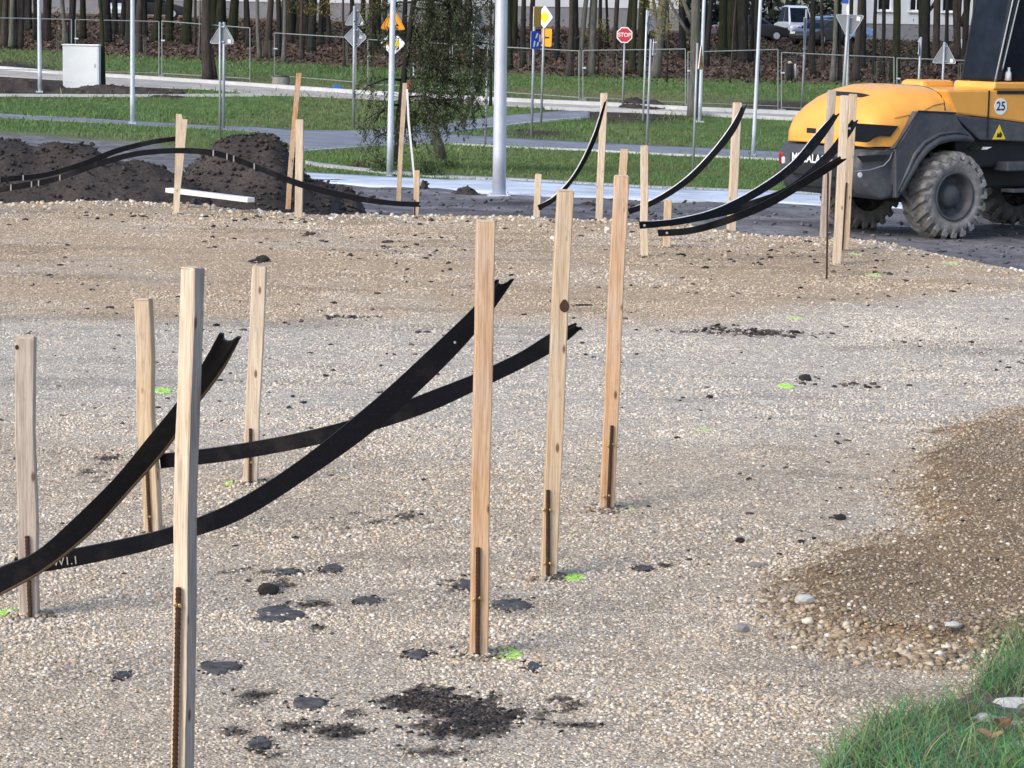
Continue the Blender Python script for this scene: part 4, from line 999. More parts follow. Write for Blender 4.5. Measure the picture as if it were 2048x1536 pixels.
# ============================================================ ROAD SIGNS
def sign_post(label, top, base, wpx, plates, Y=None, cat='road sign', mat='galvanised_dull', name='road_sign', back=True, cap=True, group='road signs beyond the gravel'):
    """plates: list of (kind, px, py, size_px, yaw, spin) drawn on the pole"""
    b = gnd(*base) if Y is None else at(*base, Y)
    Yp = b.y; s = F / Yp; tp = at(*top, Yp); r = max(wpx / s / 2, .012)
    t = thing(name, label, cat, b, group)
    MB().tube([b - Vector((0, 0, .05)), b.lerp(tp, .5), tp], r, 10).build('post', mat, t, smooth_=True)
    for k in plates:
        kind, cx_, cy_, sz, yaw = k[:5]; front = k[5] if len(k) > 5 else False
        # yaw about z; front: printed side towards the camera
        o = -1 if front else 1
        c = at(cx_, cy_, Yp + (-(r + .015) if front else (r + .015))); S = sz / s
        Rz = Matrix.Rotation(yaw, 3, 'Z'); roll = Matrix.Rotation(rad(1.0), 3, 'Y')
        def mp(x, y, tt, c=c, Rz=Rz): return c + Rz @ (roll @ Vector((x, tt, y)))
        def rnd(P, q=.12):
            out = []; n = len(P)
            for i in range(n):
                a, b_, c_ = Vector(P[i-1]), Vector(P[i]), Vector(P[(i+1) % n])
                l = min((a-b_).length, (c_-b_).length) * q
                u = b_ + (a-b_).normalized()*l; w = b_ + (c_-b_).normalized()*l
                out += [tuple(u), tuple((u + w + 2*b_) / 4), tuple(w)]
            return out
        if kind == 'tri': P = rnd([(-.5*S, -.29*S), (.5*S, -.29*S), (0, .577*S)])
        elif kind == 'tridown': P = rnd([(-.5*S, .29*S), (0, -.577*S), (.5*S, .29*S)])
        elif kind == 'dia': P = rnd([(-.5*S, 0), (0, -.5*S), (.5*S, 0), (0, .5*S)])
        elif kind == 'oct': P = [(S*.5/math.cos(math.pi/8) * math.cos(math.pi/8 + i*math.pi/4), S*.5/math.cos(math.pi/8) * math.sin(math.pi/8 + i*math.pi/4)) for i in range(8)]
        elif kind == 'sq': P = rnd([(-.5*S, -.5*S), (.5*S, -.5*S), (.5*S, .5*S), (-.5*S, .5*S)], .1)
        else: P = rnd([(-.5*S, -.65*S), (.5*S, -.65*S), (.5*S, .65*S), (-.5*S, .65*S)], .1)
        colr = k[6] if len(k) > 6 else 'sign_back'
        pl_ = MB().prism(P, -.003, .003, mp).build('sign_plate', colr, t)
        # folded rim
        rim = MB(); n = len(P); cc = Vector((sum(p[0] for p in P)/n, sum(p[1] for p in P)/n))
        for i in range(n):
            a, b_ = Vector(P[i]), Vector(P[(i+1) % n]); ai = a + (cc-a).normalized()*S*.025; bi = b_ + (cc-b_).normalized()*S*.025
            z0 = .004 if front else -.004; z1 = .018 if front else -.018
            v = [mp(a.x, a.y, z0), mp(b_.x, b_.y, z0), mp(b_.x, b_.y, z1), mp(a.x, a.y, z1), mp(ai.x, ai.y, z0), mp(bi.x, bi.y, z0), mp(bi.x, bi.y, z1), mp(ai.x, ai.y, z1)]
            rim.add(v, [(0, 1, 2, 3), (7, 6, 5, 4), (3, 2, 6, 7), (0, 4, 5, 1), (1, 5, 6, 2), (0, 3, 7, 4)])
        rim.build('rim', 'galvanised', pl_)
        if not front:
            # sticker and clamps on the back
            if kind in ('tri', 'tridown', 'dia'):
                sx, sy = {'tri': (.28, -.17), 'tridown': (.28, .17), 'dia': (.22, .02)}[kind]
                q = [(sx*S - .06*S, sy*S - .07*S), (sx*S + .06*S, sy*S - .08*S), (sx*S + .07*S, sy*S + .06*S), (sx*S - .05*S, sy*S + .08*S)]
                MB().prism(q, -.008, -.0042, mp).build('sticker', 'white_paint', pl_)
            for yy in ((-.2, .38) if kind == 'tri' else (.2, -.38) if kind == 'tridown' else (-.3, .3)):
                MB().box(mp(0, yy*S, -.03), (r*2 + .05, .035, .035)).build('clamp', 'galvanised', pl_)
        # printed faces
        z = -.0055
        pr = lambda poly, mat, nm, z0=z, m2=mp: MB().prism(poly, z0 - .002, z0, m2).build(nm, mat, pl_)
        if kind == 'oct' and front:
            Q = [(x*.86, y*.86) for x, y in P]; pr(Q, 'sign_red', 'red_field')
            m = MB(); txt('STOP', S*.36, m, lambda x, y: mp(x*.95, y, z - .004), .004); m.build('lettering', 'lettering', pl_)
        if kind == 'dia' and front:
            pr([(x*.58, y*.58) for x, y in P], 'sign_yellow', 'yellow_field')
        if kind == 'tri' and front:
            # border and pictogram of the warning sign
            for i in range(3):
                A = [(-.44*S, -.25*S), (.44*S, -.25*S), (0, .5*S)]; a, b_ = Vector(A[i]), Vector(A[(i+1) % 3]); d_ = (b_-a).normalized(); nn = Vector((-d_.y, d_.x)) * S*.022
                pr([tuple(a - nn), tuple(b_ - nn), tuple(b_ + nn), tuple(a + nn)], 'sign_yellow_dull', 'border')
            pr([(-.12*S, -.12*S), (.02*S, -.14*S), (.05*S, -.02*S), (.0, .06*S), (.06*S, .12*S), (.02*S, .17*S), (-.03*S, .12*S), (-.06*S, .02*S)], 'sign_black', 'pictogram')
            pr([(.08*S, -.15*S), (.24*S, -.15*S), (.16*S, -.05*S)], 'sign_black', 'pictogram', z)
        if kind == 'rect' and front and colr == 'sign_orange':
            pr([(-.5*S, -.5*S), (-.32*S, -.5*S), (-.28*S, -.08*S), (.3*S, -.06*S), (.3*S, .06*S), (-.1*S, .06*S), (-.42*S, .0*S)], 'sign_black', 'road_diagram')
        if kind == 'rect' and front and colr == 'sign_blue':
            pr([(-.10*S, .1*S), (.08*S, .18*S), (.2*S, .5*S), (.05*S, .5*S)], 'lettering', 'pictogram'); pr([(-.28*S, -.5*S), (-.14*S, -.5*S), (-.05*S, -.1*S), (-.2*S, -.05*S)], 'lettering', 'pictogram'); pr([(.06*S, -.5*S), (.24*S, -.4*S), (.3*S, -.1*S), (.12*S, -.2*S)], 'lettering', 'pictogram')
            pr([(.30*S, -.1*S), (.44*S, -.1*S), (.44*S, .4*S), (.30*S, .4*S)], 'lettering', 'pictogram')
    return t
sign_post('nearer slim post, grey back of an upright triangle sign left of the tall soil heap', (440, 44), (440, 275), 5, [('tri', 444, 73, 51, 0)])
sign_post('second triangle sign close behind the first on a thin post by the footpath', (448, 44), (447, 257), 5.5, [('tri', 447, 70, 46, 0)])
sign_post('post with backs of a triangle sign above a diamond sign, left of the spruce', (709, 12), (707, 257), 6, [('tri', 711, 38, 44, 0), ('dia', 711, 74, 47, 0)])
sign_post('orange warning triangle above a white and yellow diamond, behind the lamp post', (784, 20), (781, 262), 5, [('tri', 786, 44, 52, .05, True, 'sign_orange'), ('dia', 785.5, 87, 51, .05, True, 'white_paint')])
sign_post('stop sign, red octagon with white border on a slim post', (1249, 84), (1245, 215), 3.6, [('oct', 1249, 70, 31, .05, True, 'white_paint')])
sign_post('post with a narrow turned orange plate above a blue plate', (1069, 22), (1063, 277), 5.5, [('rect', 1075, 33, 30, 1.05, True, 'sign_yellow_dull'), ('rect', 1072, 80, 27, .75, True, 'sign_blue')])
sign_post('post with a tilted yellow and white diamond above an orange plate', (1089, 18), (1082, 249), 5, [('dia', 1089, 34, 46, -.75, True, 'white_paint'), ('rect', 1093, 75, 27, -.75, True, 'sign_orange')])
sign_post('tall thin post with an edge-on plate right of the stop sign', (1294, 20), (1286, 242), 4, [('dia', 1297, 45, 50, 1.35, False)], mat='galvanised')
sign_post('plain thin blue-grey post with edge-on plate just right of the edge-on diamond', (1302, 78), (1293, 300), 5, [('tri', 1306, 100, 40, 1.45, False)])
sign_post('thin post with a narrow edge-on orange triangle left of the slim lamp post', (1395, 86), (1385, 365), 5, [('tri', 1402, 122, 58, 1.35, True, 'sign_yellow_dull')])
sign_post('thin post with a long edge-on sign left of the large inverted triangle', (1613, 18), (1603, 222), 4.5, [('tridown', 1609, 62, 92, 1.4, False)])
sign_post('large grey back of an inverted triangle sign on a stout post above the machine', (1697, 30), (1683, 240), 7, [('tridown', 1699, 47, 60, .0)])
sign_post('slim post with a small edge-on plate between the two triangle backs', (1842, 74), (1833, 245), 5, [('tri', 1837, 98, 40, 1.4, False)])
sign_post('small upright triangle sign back next to the machine cab', (1889, 84), (1881, 248), 5, [('tri', 1889, 112, 51, 0)])
sign_post('thin post with an edge-on triangle half hidden in the spruce twigs', (949, 20), (943, 232), 5, [('tri', 955, 36, 50, 1.0, False), ('dia', 956, 70, 40, 1.0, False)])
sign_post('thin post with a square grey sign back left of the big lamp post', (977, 66), (970, 290), 5, [('sq', 973, 84, 27, .2, False)])
# blue and white lamp pole top behind the inverted triangle
b = gnd(1694, 205); tp = at(1697, -60, b.y)
t = thing('banner_post', 'pale post with a small blue band above the large inverted triangle', 'post', b)
MB().tube([b, tp], .05, 10).build('post', 'white_paint', t, smooth_=True)
c1 = at(1691, -8, b.y - .06); MB().box(c1, (.22, .03, .55)).build('blue_band', 'blue_plastic', t)

# ============================================================ SITE FENCE PANELS
def panel(label, xl, tl, bl, xr, tr, br, feet=True, group='mobile fence panels at the wood edge', mesh=True):
    L = gnd(xl, bl); Rr = gnd(xr, br); TL = at(xl, tl, L.y); TR = at(xr, tr, Rr.y)
    t = thing('fence_panel', label, 'fence panel', L, group)
    f = MB(); r = .021
    f.tube([L, TL], r, 6); f.tube([Rr, TR], r, 6); f.tube([TL, TR], r*.9, 6); a, b = L.lerp(TL, .08), Rr.lerp(TR, .08); f.tube([a, b], r*.8, 6)
    f.build('frame', 'fence_tube', t)
    if mesh:
        w = MB(); N = 20
        for i in range(1, N): w.tube([a.lerp(b, i/N), TL.lerp(TR, i/N)], .0014, 3, False)
        for j in range(1, 8): w.tube([a.lerp(TL, j/8), b.lerp(TR, j/8)], .0014, 3, False)
        w.build('wire_mesh', 'fence_wire', t)
    if feet: MB().box(L + Vector((0, 0, .05)), (.22, .6, .12)).build('foot', 'concrete_grey', t, bevel=.01)
    c = L.lerp(TL, .66); MB().box(c + Vector((.04, -.02, 0)), (.14, .05, .05)).build('clamp', 'galvanised', t)
    return t
panel('fence panel at the far left edge behind the first lamp post', -30, 35, 147, 143, 39, 151)
panel('fence panel behind the white cabinet and second lamp post', 151, 39, 151, 318, 43, 155)
panel('fence panel left of the hollow tree', 324, 42, 156, 500, 56, 166)
panel('fence panel left of the diamond and triangle backs', 549, 66, 158, 712, 76, 172)
panel('fence panel behind the left part of the spruce', 736, 79, 176, 900, 88, 184)
panel('fence panel behind the big lamp post', 905, 89, 185, 1158, 102, 203)
panel('fence panel behind the stop sign', 1166, 101, 203, 1371, 98, 214)
panel('fence panel right of the forked tree', 1376, 104, 214, 1556, 99, 222)
panel('fence panel in front of the dark and white bundle', 1563, 105, 224, 1788, 115, 236)
panel('rightmost fence panel ending at the machine cab', 1794, 116, 236, 1990, 123, 246)
# tree guard frames in the leaf litter
for k, (a, b_, yt, yb_, lab) in enumerate([(114, 130, 64, 104, 'left of the white cabinet top'), (271, 288, 71, 113, 'right of the slim lamp post'), (523, 538, 80, 119, 'left of the thin grey leaning trunk'), (693, 712, 84, 130, 'below the diamond back'), (1037, 1057, 104, 144, 'right of the big lamp post'),
                                        (1213, 1234, 107, 153, 'left of the stop sign post'), (1572, 1593, 118, 163, 'around the dark and white bundle'), (1753, 1776, 124, 163, 'right of the large inverted triangle'), (1921, 1940, 128, 166, 'beside the machine cab')]):
    L = gnd(a, yb_); Rr = gnd(b_, yb_); TL = at(a, yt, L.y); TR = at(b_, yt, Rr.y)
    t = thing('tree_guard', 'low pale wooden tree guard frame ' + lab, 'tree guard', L, 'wooden tree guard frames')
    dd = Vector((0, .5, 0))
    for p, q in ((L, TL), (Rr, TR), (L + dd, TL + dd), (Rr + dd, TR + dd)): MB().tube([p, q], .022, 6).build('post', 'bark_grey', t)
    MB().tube([TL, TR, TR + dd, TL + dd, TL], .020, 4).build('top_rail', 'bark_grey', t)
# dark and white bundle (two small upright bags)
b = gnd(1581, 162)
t = thing('sack', 'black bundle with a pale top standing in a tree guard frame', 'sack', b)
MB().tube([b, b + Vector((-.05, 0, .25)), b + Vector((-.05, 0, .55)), b + Vector((-.04, 0, .72))], [.13, .17, .15, .09], 12).build('bag', 'dark_cloth', t, smooth_=True)
MB().tube([b + Vector((-.05, -.02, .70)), b + Vector((-.05, -.02, .76)), b + Vector((-.05, -.02, .81))], [.08, .10, .03], 10).build('tie', 'wood_pale', t, smooth_=True)
b = gnd(1589, 162)
tag(MB().tube([b + Vector((0, .02, .02)), b + Vector((.02, .02, .35)), b + Vector((.02, .02, .62)), b + Vector((0, .02, .70))], [.07, .11, .08, .02], 10).build('sack', 'pink_cloth', smooth_=True), 'pinkish white bag beside the black bundle in the tree guard frame', 'sack')
# concrete ring with dark lid
b = gnd(562, 172); s = F / b.y
t = thing('manhole_ring', 'grey concrete ring with black lid beside the far road', 'manhole ring', b)
MB().tube([b, b + Vector((0, 0, .08)), b + Vector((0, 0, .33))], [.34, .33, .31], 20).build('ring', 'concrete_grey', t, smooth_=False)
MB().tube([b + Vector((0, 0, .335)), b + Vector((0, 0, .37))], [.30, .29], 20).build('lid', 'machine_black', t)
b = gnd(675, 182)
t = thing('canister', 'small blue canister lying at the far road kerb', 'canister', b)
MB().box(b + Vector((0, 0, .12)), (.30, .18, .16)).build('body', 'blue_plastic', t, bevel=.03); MB().tube([b + Vector((-.16, 0, .14)), b + Vector((-.22, 0, .16))], .03, 8).build('spout', 'blue_plastic', t)
b = gnd(819, 192)
t = thing('marker_post', 'dark blue and red marker post among the spruce twigs', 'marker post', b)
MB().tube([b, b + Vector((.02, 0, .62))], [.07, .05], 8).build('foot', 'dark_red', t); MB().tube([b + Vector((.02, 0, .62)), b + Vector((.04, 0, 1.15))], .045, 8).build('post', 'dark_cloth', t); MB().box(b + Vector((.12, 0, .95)), (.07, .04, .45)).build('pale_strip', 'galvanised', t)
# white cabinet
L = gnd(126, 181); s = F / L.y; Rr = at(198, 181, L.y); Wd = (Rr - L).x; Hh = 92 / s; cx_ = L.x + Wd / 2
t = thing('utility_cabinet', 'white utility cabinet standing in dug dark soil', 'utility cabinet', (cx_, L.y, L.z))
rr = Matrix.Rotation(rad(0), 3, 'Z')
MB().box((cx_, L.y + .2, L.z + Hh*.5 - .05), (Wd, .42, Hh)).build('housing', 'cabinet_grey', t, bevel=.015)
MB().box((cx_, L.y - .012 , L.z + Hh*.55), (Wd*.93, .012, Hh*.76)).build('door', 'cabinet_grey', t, bevel=.004)
MB().box((cx_, L.y + .2, L.z + Hh - .03), (Wd + .05, .50, .05)).build('roof', 'white_paint', t, bevel=.015)
MB().box((cx_ + Wd*.38, L.y - .03, L.z + Hh*.55), (.03, .03, .12)).build('handle', 'galvanised', t)

# gravel pushed up round the stake feet
Pf = []; 
for o in bpy.data.objects:
    if o.type == 'EMPTY' and o.get('category') == 'stake' and o.location.y < 24:
        m_ = int(140 if o.location.y < 12 else 60); a = R.uniform(0, 6.28, m_); r = .028 + np.abs(R.normal(0, .035, m_)); 
        x = o.location.x + np.cos(a) * r; y = o.location.y + np.sin(a) * r; Pf.append(np.stack([x, y, gz(x, y) + .012 * np.exp(-(r - .028) / .03)], 1))
Pf = np.vstack(Pf); n = len(Pf)
stones('stake_foot_gravel', Pf, R.uniform(.004, .011, n), PALT[R.integers(0, 9, n)] * R.uniform(.45, .95, (n, 1)), flatk=.7, jit=.4)
# ============================================================ TREES
def crown_mesh(name, seed, n=70, leafy=None):
    """bare autumn crown: limbs and twigs, origin at the top of the bole, about 6 m tall"""
    rnd = random.Random(seed); m = MB()
    def limb(p, d, L, r, lv):
        pts = [p]; q = p; dd = d.copy()
        for k in range(4):
            dd = (dd + Vector((rnd.uniform(-.25, .25), rnd.uniform(-.25, .25), rnd.uniform(-.05, .22)))).normalized(); q = q + dd * L / 4; pts.append(q)
        m.tube(pts, [r, r*.8, r*.6, r*.42, r*.25], 5 if lv < 2 else 3, False)
        if lv < 3:
            for k in range(4 if lv else 7):
                u = rnd.uniform(.35, 1); i = min(int(u*4), 3); b = pts[i].lerp(pts[i+1], u*4 - i)
                limb(b, (dd + Vector((rnd.uniform(-1, 1), rnd.uniform(-1, 1), rnd.uniform(-.2, .6)))).normalized(), L * rnd.uniform(.4, .65), r * .45, lv + 1)
    limb(Vector((0, 0, 0)), Vector((0, 0, 1)), 5.5, .15, 0)
    me = bpy.data.meshes.new(name); me.from_pydata([tuple(v) for v in m.v], [], m.f); me.update(); me.materials.append(MATS['bark_dark'])
    return me
CROWNS = [crown_mesh('crown', s) for s in (1, 2, 3)]
TREES = []
def tree(label, bx, by, wpx, tx=None, ty=0, mat='bark_dark', H=13, group=None, forks=(), flare=1.5, Y=None, wave=.12, cat='tree', name='tree', crown=True):
    b = gnd(bx, by) if Y is None else Vector((0, 0, 0))
    if Y is not None:
        q = at(bx, 30, Y); b = Vector((q.x, Y, float(T(q.x, Y))))
    s = F / b.y; r = wpx / s / 2
    tx = bx if tx is None else tx
    q = at(tx, ty, b.y) if Y is None else b + Vector((.02 * random.uniform(-1, 1) * 4, 0, 4))
    d = (q - b); d /= max(d.z, .3)
    t = thing(name, label, cat, b, group)
    pts = []; rs = []; n = 12; ph = random.random() * 9
    for i in range(n + 1):
        u = i / n; z = H * u**1.5
        p = b + d * z + Vector((math.sin(z*.9 + ph), math.cos(z*.7 + ph), 0)) * wave * (z/H + .15)* min(1, z)
        pts.append(p); rs.append(r * (1 + (flare - 1) * math.exp(-z / .35)) * (1 - .35 * u) * (1 + .05 * math.sin(z*2.3 + ph)))
    pts[0] = pts[0] - Vector((0, 0, .1))
    MB().tube(pts, rs, 12).build('trunk', mat, t, smooth_=True)
    for (fx0, fy0, fx1, fy1, fw) in forks:
        p0 = at(fx0, fy0, b.y); p1 = at(fx1, fy1, b.y); dd = p1 - p0
        MB().tube([p0, p0.lerp(p1, .5) + Vector((.02, 0, -.04)), p1, p1 + dd + Vector((0, 0, .4))], [fw/s/2*1.2, fw/s/2, fw/s/2*.85, fw/s/2*.6], 8).build('limb', mat, t, smooth_=True)
    if crown:
        c = bpy.data.objects.new('crown', CROWNS[len(TREES) % 3]); COL.objects.link(c); c.parent = t
        c.location = pts[-2] - b; k = random.uniform(.9, 1.3); c.scale = (k, k, k); c.rotation_euler = (0, 0, random.random() * 6)
    TREES.append((b.x, b.y)); return t
tl = [ # base x, base y, width, top x, bark, label
 (8, 95, 13, 10, 'bark_brown', 'brown trunk at the very left edge of the wood'),
 (22, 97, 11, 27, 'bark_grey', 'grey mossy trunk beside the brown one at the left edge'),
 (38, 97, 15, 42, 'bark_brown', 'broad brown trunk left of the first lamp post'),
 (58, 62, 11, 60, 'bark_dark', 'dark slim trunk just left of the first lamp post'),
 (93, 72, 17, 97, 'bark_moss', 'thick dark green trunk right of the first lamp post'),
 (131, 88, 9, 126, 'bark_grey', 'grey slim trunk directly above the white cabinet'),
 (141, 88, 15, 147, 'bark_dark', 'dark trunk behind the fence joint above the cabinet'),
 (165, 79, 13, 166, 'bark_moss', 'mossy trunk above the right half of the cabinet'),
 (214, 87, 18, 211, 'bark_dark', 'thick dark trunk with a flared foot right of the cabinet'),
 (245, 71, 11, 247, 'bark_dark', 'dark trunk just left of the slim lamp post'),
 (277, 106, 15, 281, 'bark_brown', 'reddish brown trunk just right of the slim lamp post'),
 (311, 82, 17, 319, 'bark_moss', 'mossy trunk behind the double fence joint'),
 (371, 88, 19, 376, 'bark_moss', 'thick dark green trunk left of the pale thin stem'),
 (389, 93, 6, 392, 'bark_brown', 'thin brown stem right of the dark green trunk'),
 (397, 117, 4, 402, 'bark_grey', 'very thin pale stem left of the hollow tree'),
 (444, 66, 10, 443, 'bark_dark', 'dark trunk rising behind the first triangle tip'),
 (463, 84, 20, 468, 'bark_moss', 'thick leaning mossy trunk right of the first triangle'),
 (497, 95, 10, 494, 'bark_dark', 'slim dark trunk with flared foot left of the grey stem'),
 (519, 119, 8, 514, 'bark_grey', 'pale grey stem with a knot right of the second triangle'),
 (534, 116, 14, 540, 'bark_brown', 'brown trunk right of the pale grey knotted stem'),
 (557, 112, 11, 556, 'bark_dark', 'dark trunk inside the open fence panel'),
 (567, 127, 9, 572, 'bark_grey', 'light grey leaning trunk crossing the fence rail'),
 (584, 72, 16, 587, 'bark_dark', 'very dark trunk right of the light grey one'),
 (603, 121, 8, 602, 'bark_brown', 'brown trunk under the yellow leaves'),
 (622, 105, 17, 628, 'bark_dark', 'broad dark trunk with a flared foot right of the yellow leaves'),
 (642, 90, 10, 643, 'bark_dark', 'slim dark trunk between the yellow leaves and the signs'),
 (657, 86, 9, 656, 'bark_brown', 'slim brown trunk left of the post with two sign backs'),
 (688, 132, 5, 688, 'bark_brown', 'thin sapling stem at the left of the diamond back'),
 (748, 105, 14, 745, 'bark_moss', 'mossy trunk between two sign posts'),
 (981, 212, 5, 985, 'bark_dark', 'thin dark tree left of the big lamp post'),
 (1018, 140, 14, 1018, 'bark_moss', 'dim mossy trunk right of the big lamp post'),
 (1047, 132, 11, 1046, 'bark_dark', 'dark trunk left of the blue plate'),
 (1112, 118, 10, 1118, 'bark_dark', 'dark forked trunk right of the orange plate'),
 (1139, 152, 12, 1142, 'bark_brown', 'brown trunk between the orange plate and the grey twin stem'),
 (1160, 152, 11, 1172, 'bark_grey', 'left stem of the pale twin tree by the fence joint'),
 (1181, 152, 17, 1190, 'bark_grey', 'right stem of the pale twin tree by the fence joint'),
 (1201, 96, 8, 1200, 'bark_dark', 'dark slim trunk right of the pale twin tree'),
 (1214, 95, 6, 1213, 'bark_dark', 'thin dark trunk left of the stop sign'),
 (1226, 120, 10, 1236, 'bark_brown', 'brown trunk leaning behind the stop sign'),
 (1265, 146, 12, 1268, 'bark_moss', 'mossy trunk touching the right side of the stop sign'),
 (1283, 154, 14, 1285, 'bark_moss', 'wide mossy trunk left of the edge-on diamond'),
 (1411, 132, 12, 1420, 'bark_dark', 'dark trunk right of the slim lamp post behind the fence'),
 (1446, 108, 18, 1449, 'bark_moss', 'thick dark green trunk midway between two lamp posts'),
 (1459, 166, 4, 1474, 'bark_brown', 'thin curved sapling stem midway between two lamp posts'),
 (1470, 119, 12, 1470, 'bark_dark', 'dark flared trunk right of the thick green one'),
 (1490, 66, 9, 1494, 'bark_dark', 'slim dark trunk by the parked cars'),
 (1512, 152, 11, 1516, 'bark_dark', 'dark trunk hugging the leaning lamp post'),
 (1542, 50, 9, 1540, 'bark_dark', 'dark trunk in front of the pale van'),
 (1566, 52, 7, 1574, 'bark_dark', 'dark curved trunk at the right of the pale van'),
 (1626, 152, 12, 1625, 'bark_dark', 'dark trunk right of the long edge-on sign'),
 (1646, 140, 7, 1645, 'bark_brown', 'slim brown trunk under the blue car'),
 (1665, 164, 10, 1672, 'bark_grey', 'pale forked stem below the blue car'),
 (1679, 164, 8, 1680, 'bark_dark', 'dark stem left of the stout sign post'),
 (1711, 162, 14, 1720, 'bark_brown', 'reddish trunk behind the large inverted triangle'),
 (1747, 150, 8, 1753, 'bark_dark', 'slim dark trunk in front of the house corner'),
 (1764, 152, 9, 1767, 'bark_dark', 'dark trunk below the left house window'),
 (1789, 162, 17, 1794, 'bark_moss', 'broad mossy trunk in front of the house'),
 (1893, 94, 8, 1896, 'bark_dark', 'slim dark trunk above the small triangle back'),
]
for (bx, by, w, tx, mat, lab) in tl:
    tree(lab, bx, by, w, tx, 0, mat, H=random.uniform(10, 15), flare=random.uniform(1.3, 1.9), group='trees of the wood')
tree('hollow-footed thick brown tree at the road left of the first triangle', 416, 162, 21, 412, 0, 'bark_brown', flare=1.35, forks=[(431, 158, 422, 100, 8)], group='trees of the wood')
tree('thin mossy tree hugging the right side of the white cabinet', 206, 180, 9, 201, 0, 'bark_moss', H=9)
tree('big grey forked tree in front of the fence right of the edge-on signs', 1385, 236, 21, 1393, 0, 'bark_grey', flare=1.2, forks=[(1380, 72, 1345, 15, 6), (1386, 50, 1366, 0, 9)], wave=.05)
tree('grey leaning tree behind the edge-on posts', 1310, 156, 21, 1330, 0, 'bark_grey', flare=1.1, forks=[(1318, 80, 1308, 10, 7)])
tree('thick dark tree with spreading foot and right limb in front of the house', 1846, 112, 17, 1846, 0, 'bark_moss', flare=2.0, forks=[(1852, 28, 1874, -2, 7)], group='trees of the wood')
tree('brown forked tree left of the machine cab', 1914, 120, 16, 1914, 0, 'bark_brown', flare=1.3, forks=[(1920, 52, 1938, 0, 9)], group='trees of the wood')
# deeper, indistinguishable trunks
k = 0
while k < 76:
    px = random.uniform(-60, 2100); Y = random.uniform(112, 138)
    x = at(px, 30, Y).x
    if any(abs(x - a) < .5 for a, b in TREES[-66:]): 
        if random.random() < .6: continue
    if 1740 < px < 1960 and random.random() < .8: continue
    if 1520 < px < 1700 and random.random() < .6: continue
    tree('one of many dim dark trunks deep in the wood', px, 0, random.uniform(9, 20), None, 0, random.choice(['bark_dark', 'bark_dark', 'bark_moss', 'bark_brown']), H=random.uniform(9, 14), Y=Y, group='dim trunks deep in the wood'); k += 1

# yellow-leaved saplings: thin stem plus loose leaves
def leaf_cloud(name, P, s, col, parent=None, long=1.6, hang=0.0, mat='leaf'):
    n = len(P); d = R.normal(0, 1, (n, 3)); d[:, 2] -= hang; d /= np.linalg.norm(d, axis=1)[:, None]
    e = np.cross(d, R.normal(0, 1, (n, 3))); e /= np.linalg.norm(e, axis=1)[:, None]
    s = s[:, None]
    V = np.stack([P - d*s*long, P + e*s*.5, P + d*s*long, P - e*s*.5], 1)
    return np_mesh(name, V.reshape(-1, 3), np.arange(4*n).reshape(-1, 4), mat, np.repeat(col, 4, 0), parent)
def sapling(label, bx, by, spots, Yo=None):
    b = gnd(bx, by); t = thing('sapling', label, 'sapling', b); s = F / b.y
    tp = at(bx + 4, -40, b.y); MB().tube([b, b.lerp(tp, .5), tp], [.05, .035, .02], 6).build('trunk', 'bark_brown', t, smooth_=True)
    P = []; tw = MB()
    for sx, sy, rx, ry, n in spots:
        c = at(sx, sy, b.y); q = b.lerp(tp, max(0, min(1, (c.z - b.z - .3) / max(tp.z - b.z, .1)))); tw.tube([q, q.lerp(c, .5) + Vector((0, 0, .1)), c], [.018, .012, .006], 4)
        p = np.array(c)[None] + np.stack([R.normal(0, rx/s*.55, n), R.normal(0, .25, n), R.normal(0, ry/s*.5, n)], 1); P.append(p)
    tw.build('branch', 'bark_brown', t)
    P = np.vstack(P); n = len(P)
    c = np.array([(.26, .22, .035), (.17, .17, .04), (.32, .24, .04), (.11, .12, .035)])[R.integers(0, 4, n)] * R.uniform(.6, 1.1, (n, 1))
    leaf_cloud('foliage', P - np.array(b), R.uniform(.02, .05, n), c, t)
sapling('yellow-leaved sapling at the top left of the open fence panel', 607, 112, [(600, 12, 30, 14, 160), (625, 22, 35, 12, 230), (560, 5, 18, 10, 60), (650, 8, 20, 14, 120)])
sapling('yellow-leaved sapling in front of the pale twin tree', 1196, 150, [(1203, 52, 12, 18, 130), (1170, 70, 16, 10, 70), (1215, 75, 10, 10, 50)])
sapling('loose yellow-leaved sapling left of the big forked tree', 1334, 165, [(1318, 20, 26, 22, 200), (1340, 48, 16, 16, 130), (1320, 70, 22, 14, 110), (1350, 5, 16, 12, 90), (1300, 5, 16, 12, 70)])
sapling('sparse sapling above the spruce at the top edge', 742, 120, [(735, 15, 26, 22, 190), (760, 5, 20, 12, 90), (720, 40, 12, 20, 50)])

# ------------------------------------------------------------ drooping spruce
Yc = 51.0; b = at(795, 340, Yc); b.z = float(T(b.x, Yc)); s = F / Yc
t = thing('spruce', 'sparse dark spruce with hanging twigs left of the big lamp post', 'spruce', b)
tp = at(842, -420, Yc)
pts = [b - Vector((0, 0, .1)), at(797, 250, Yc), at(808, 150, Yc), at(820, 60, Yc), at(829, -10, Yc), tp]
MB().tube(pts, [.09, .075, .065, .06, .055, .02], 10).build('trunk', 'bark_dark', t, smooth_=True)
def tr_at(py):
    for i in range(len(pts)-1):
        pass
    ys_ = [340, 250, 150, 60, -10, -420]
    for i in range(5):
        if ys_[i] >= py >= ys_[i+1]: return pts[i].lerp(pts[i+1], (ys_[i] - py) / (ys_[i] - ys_[i+1]))
    return pts[-1]
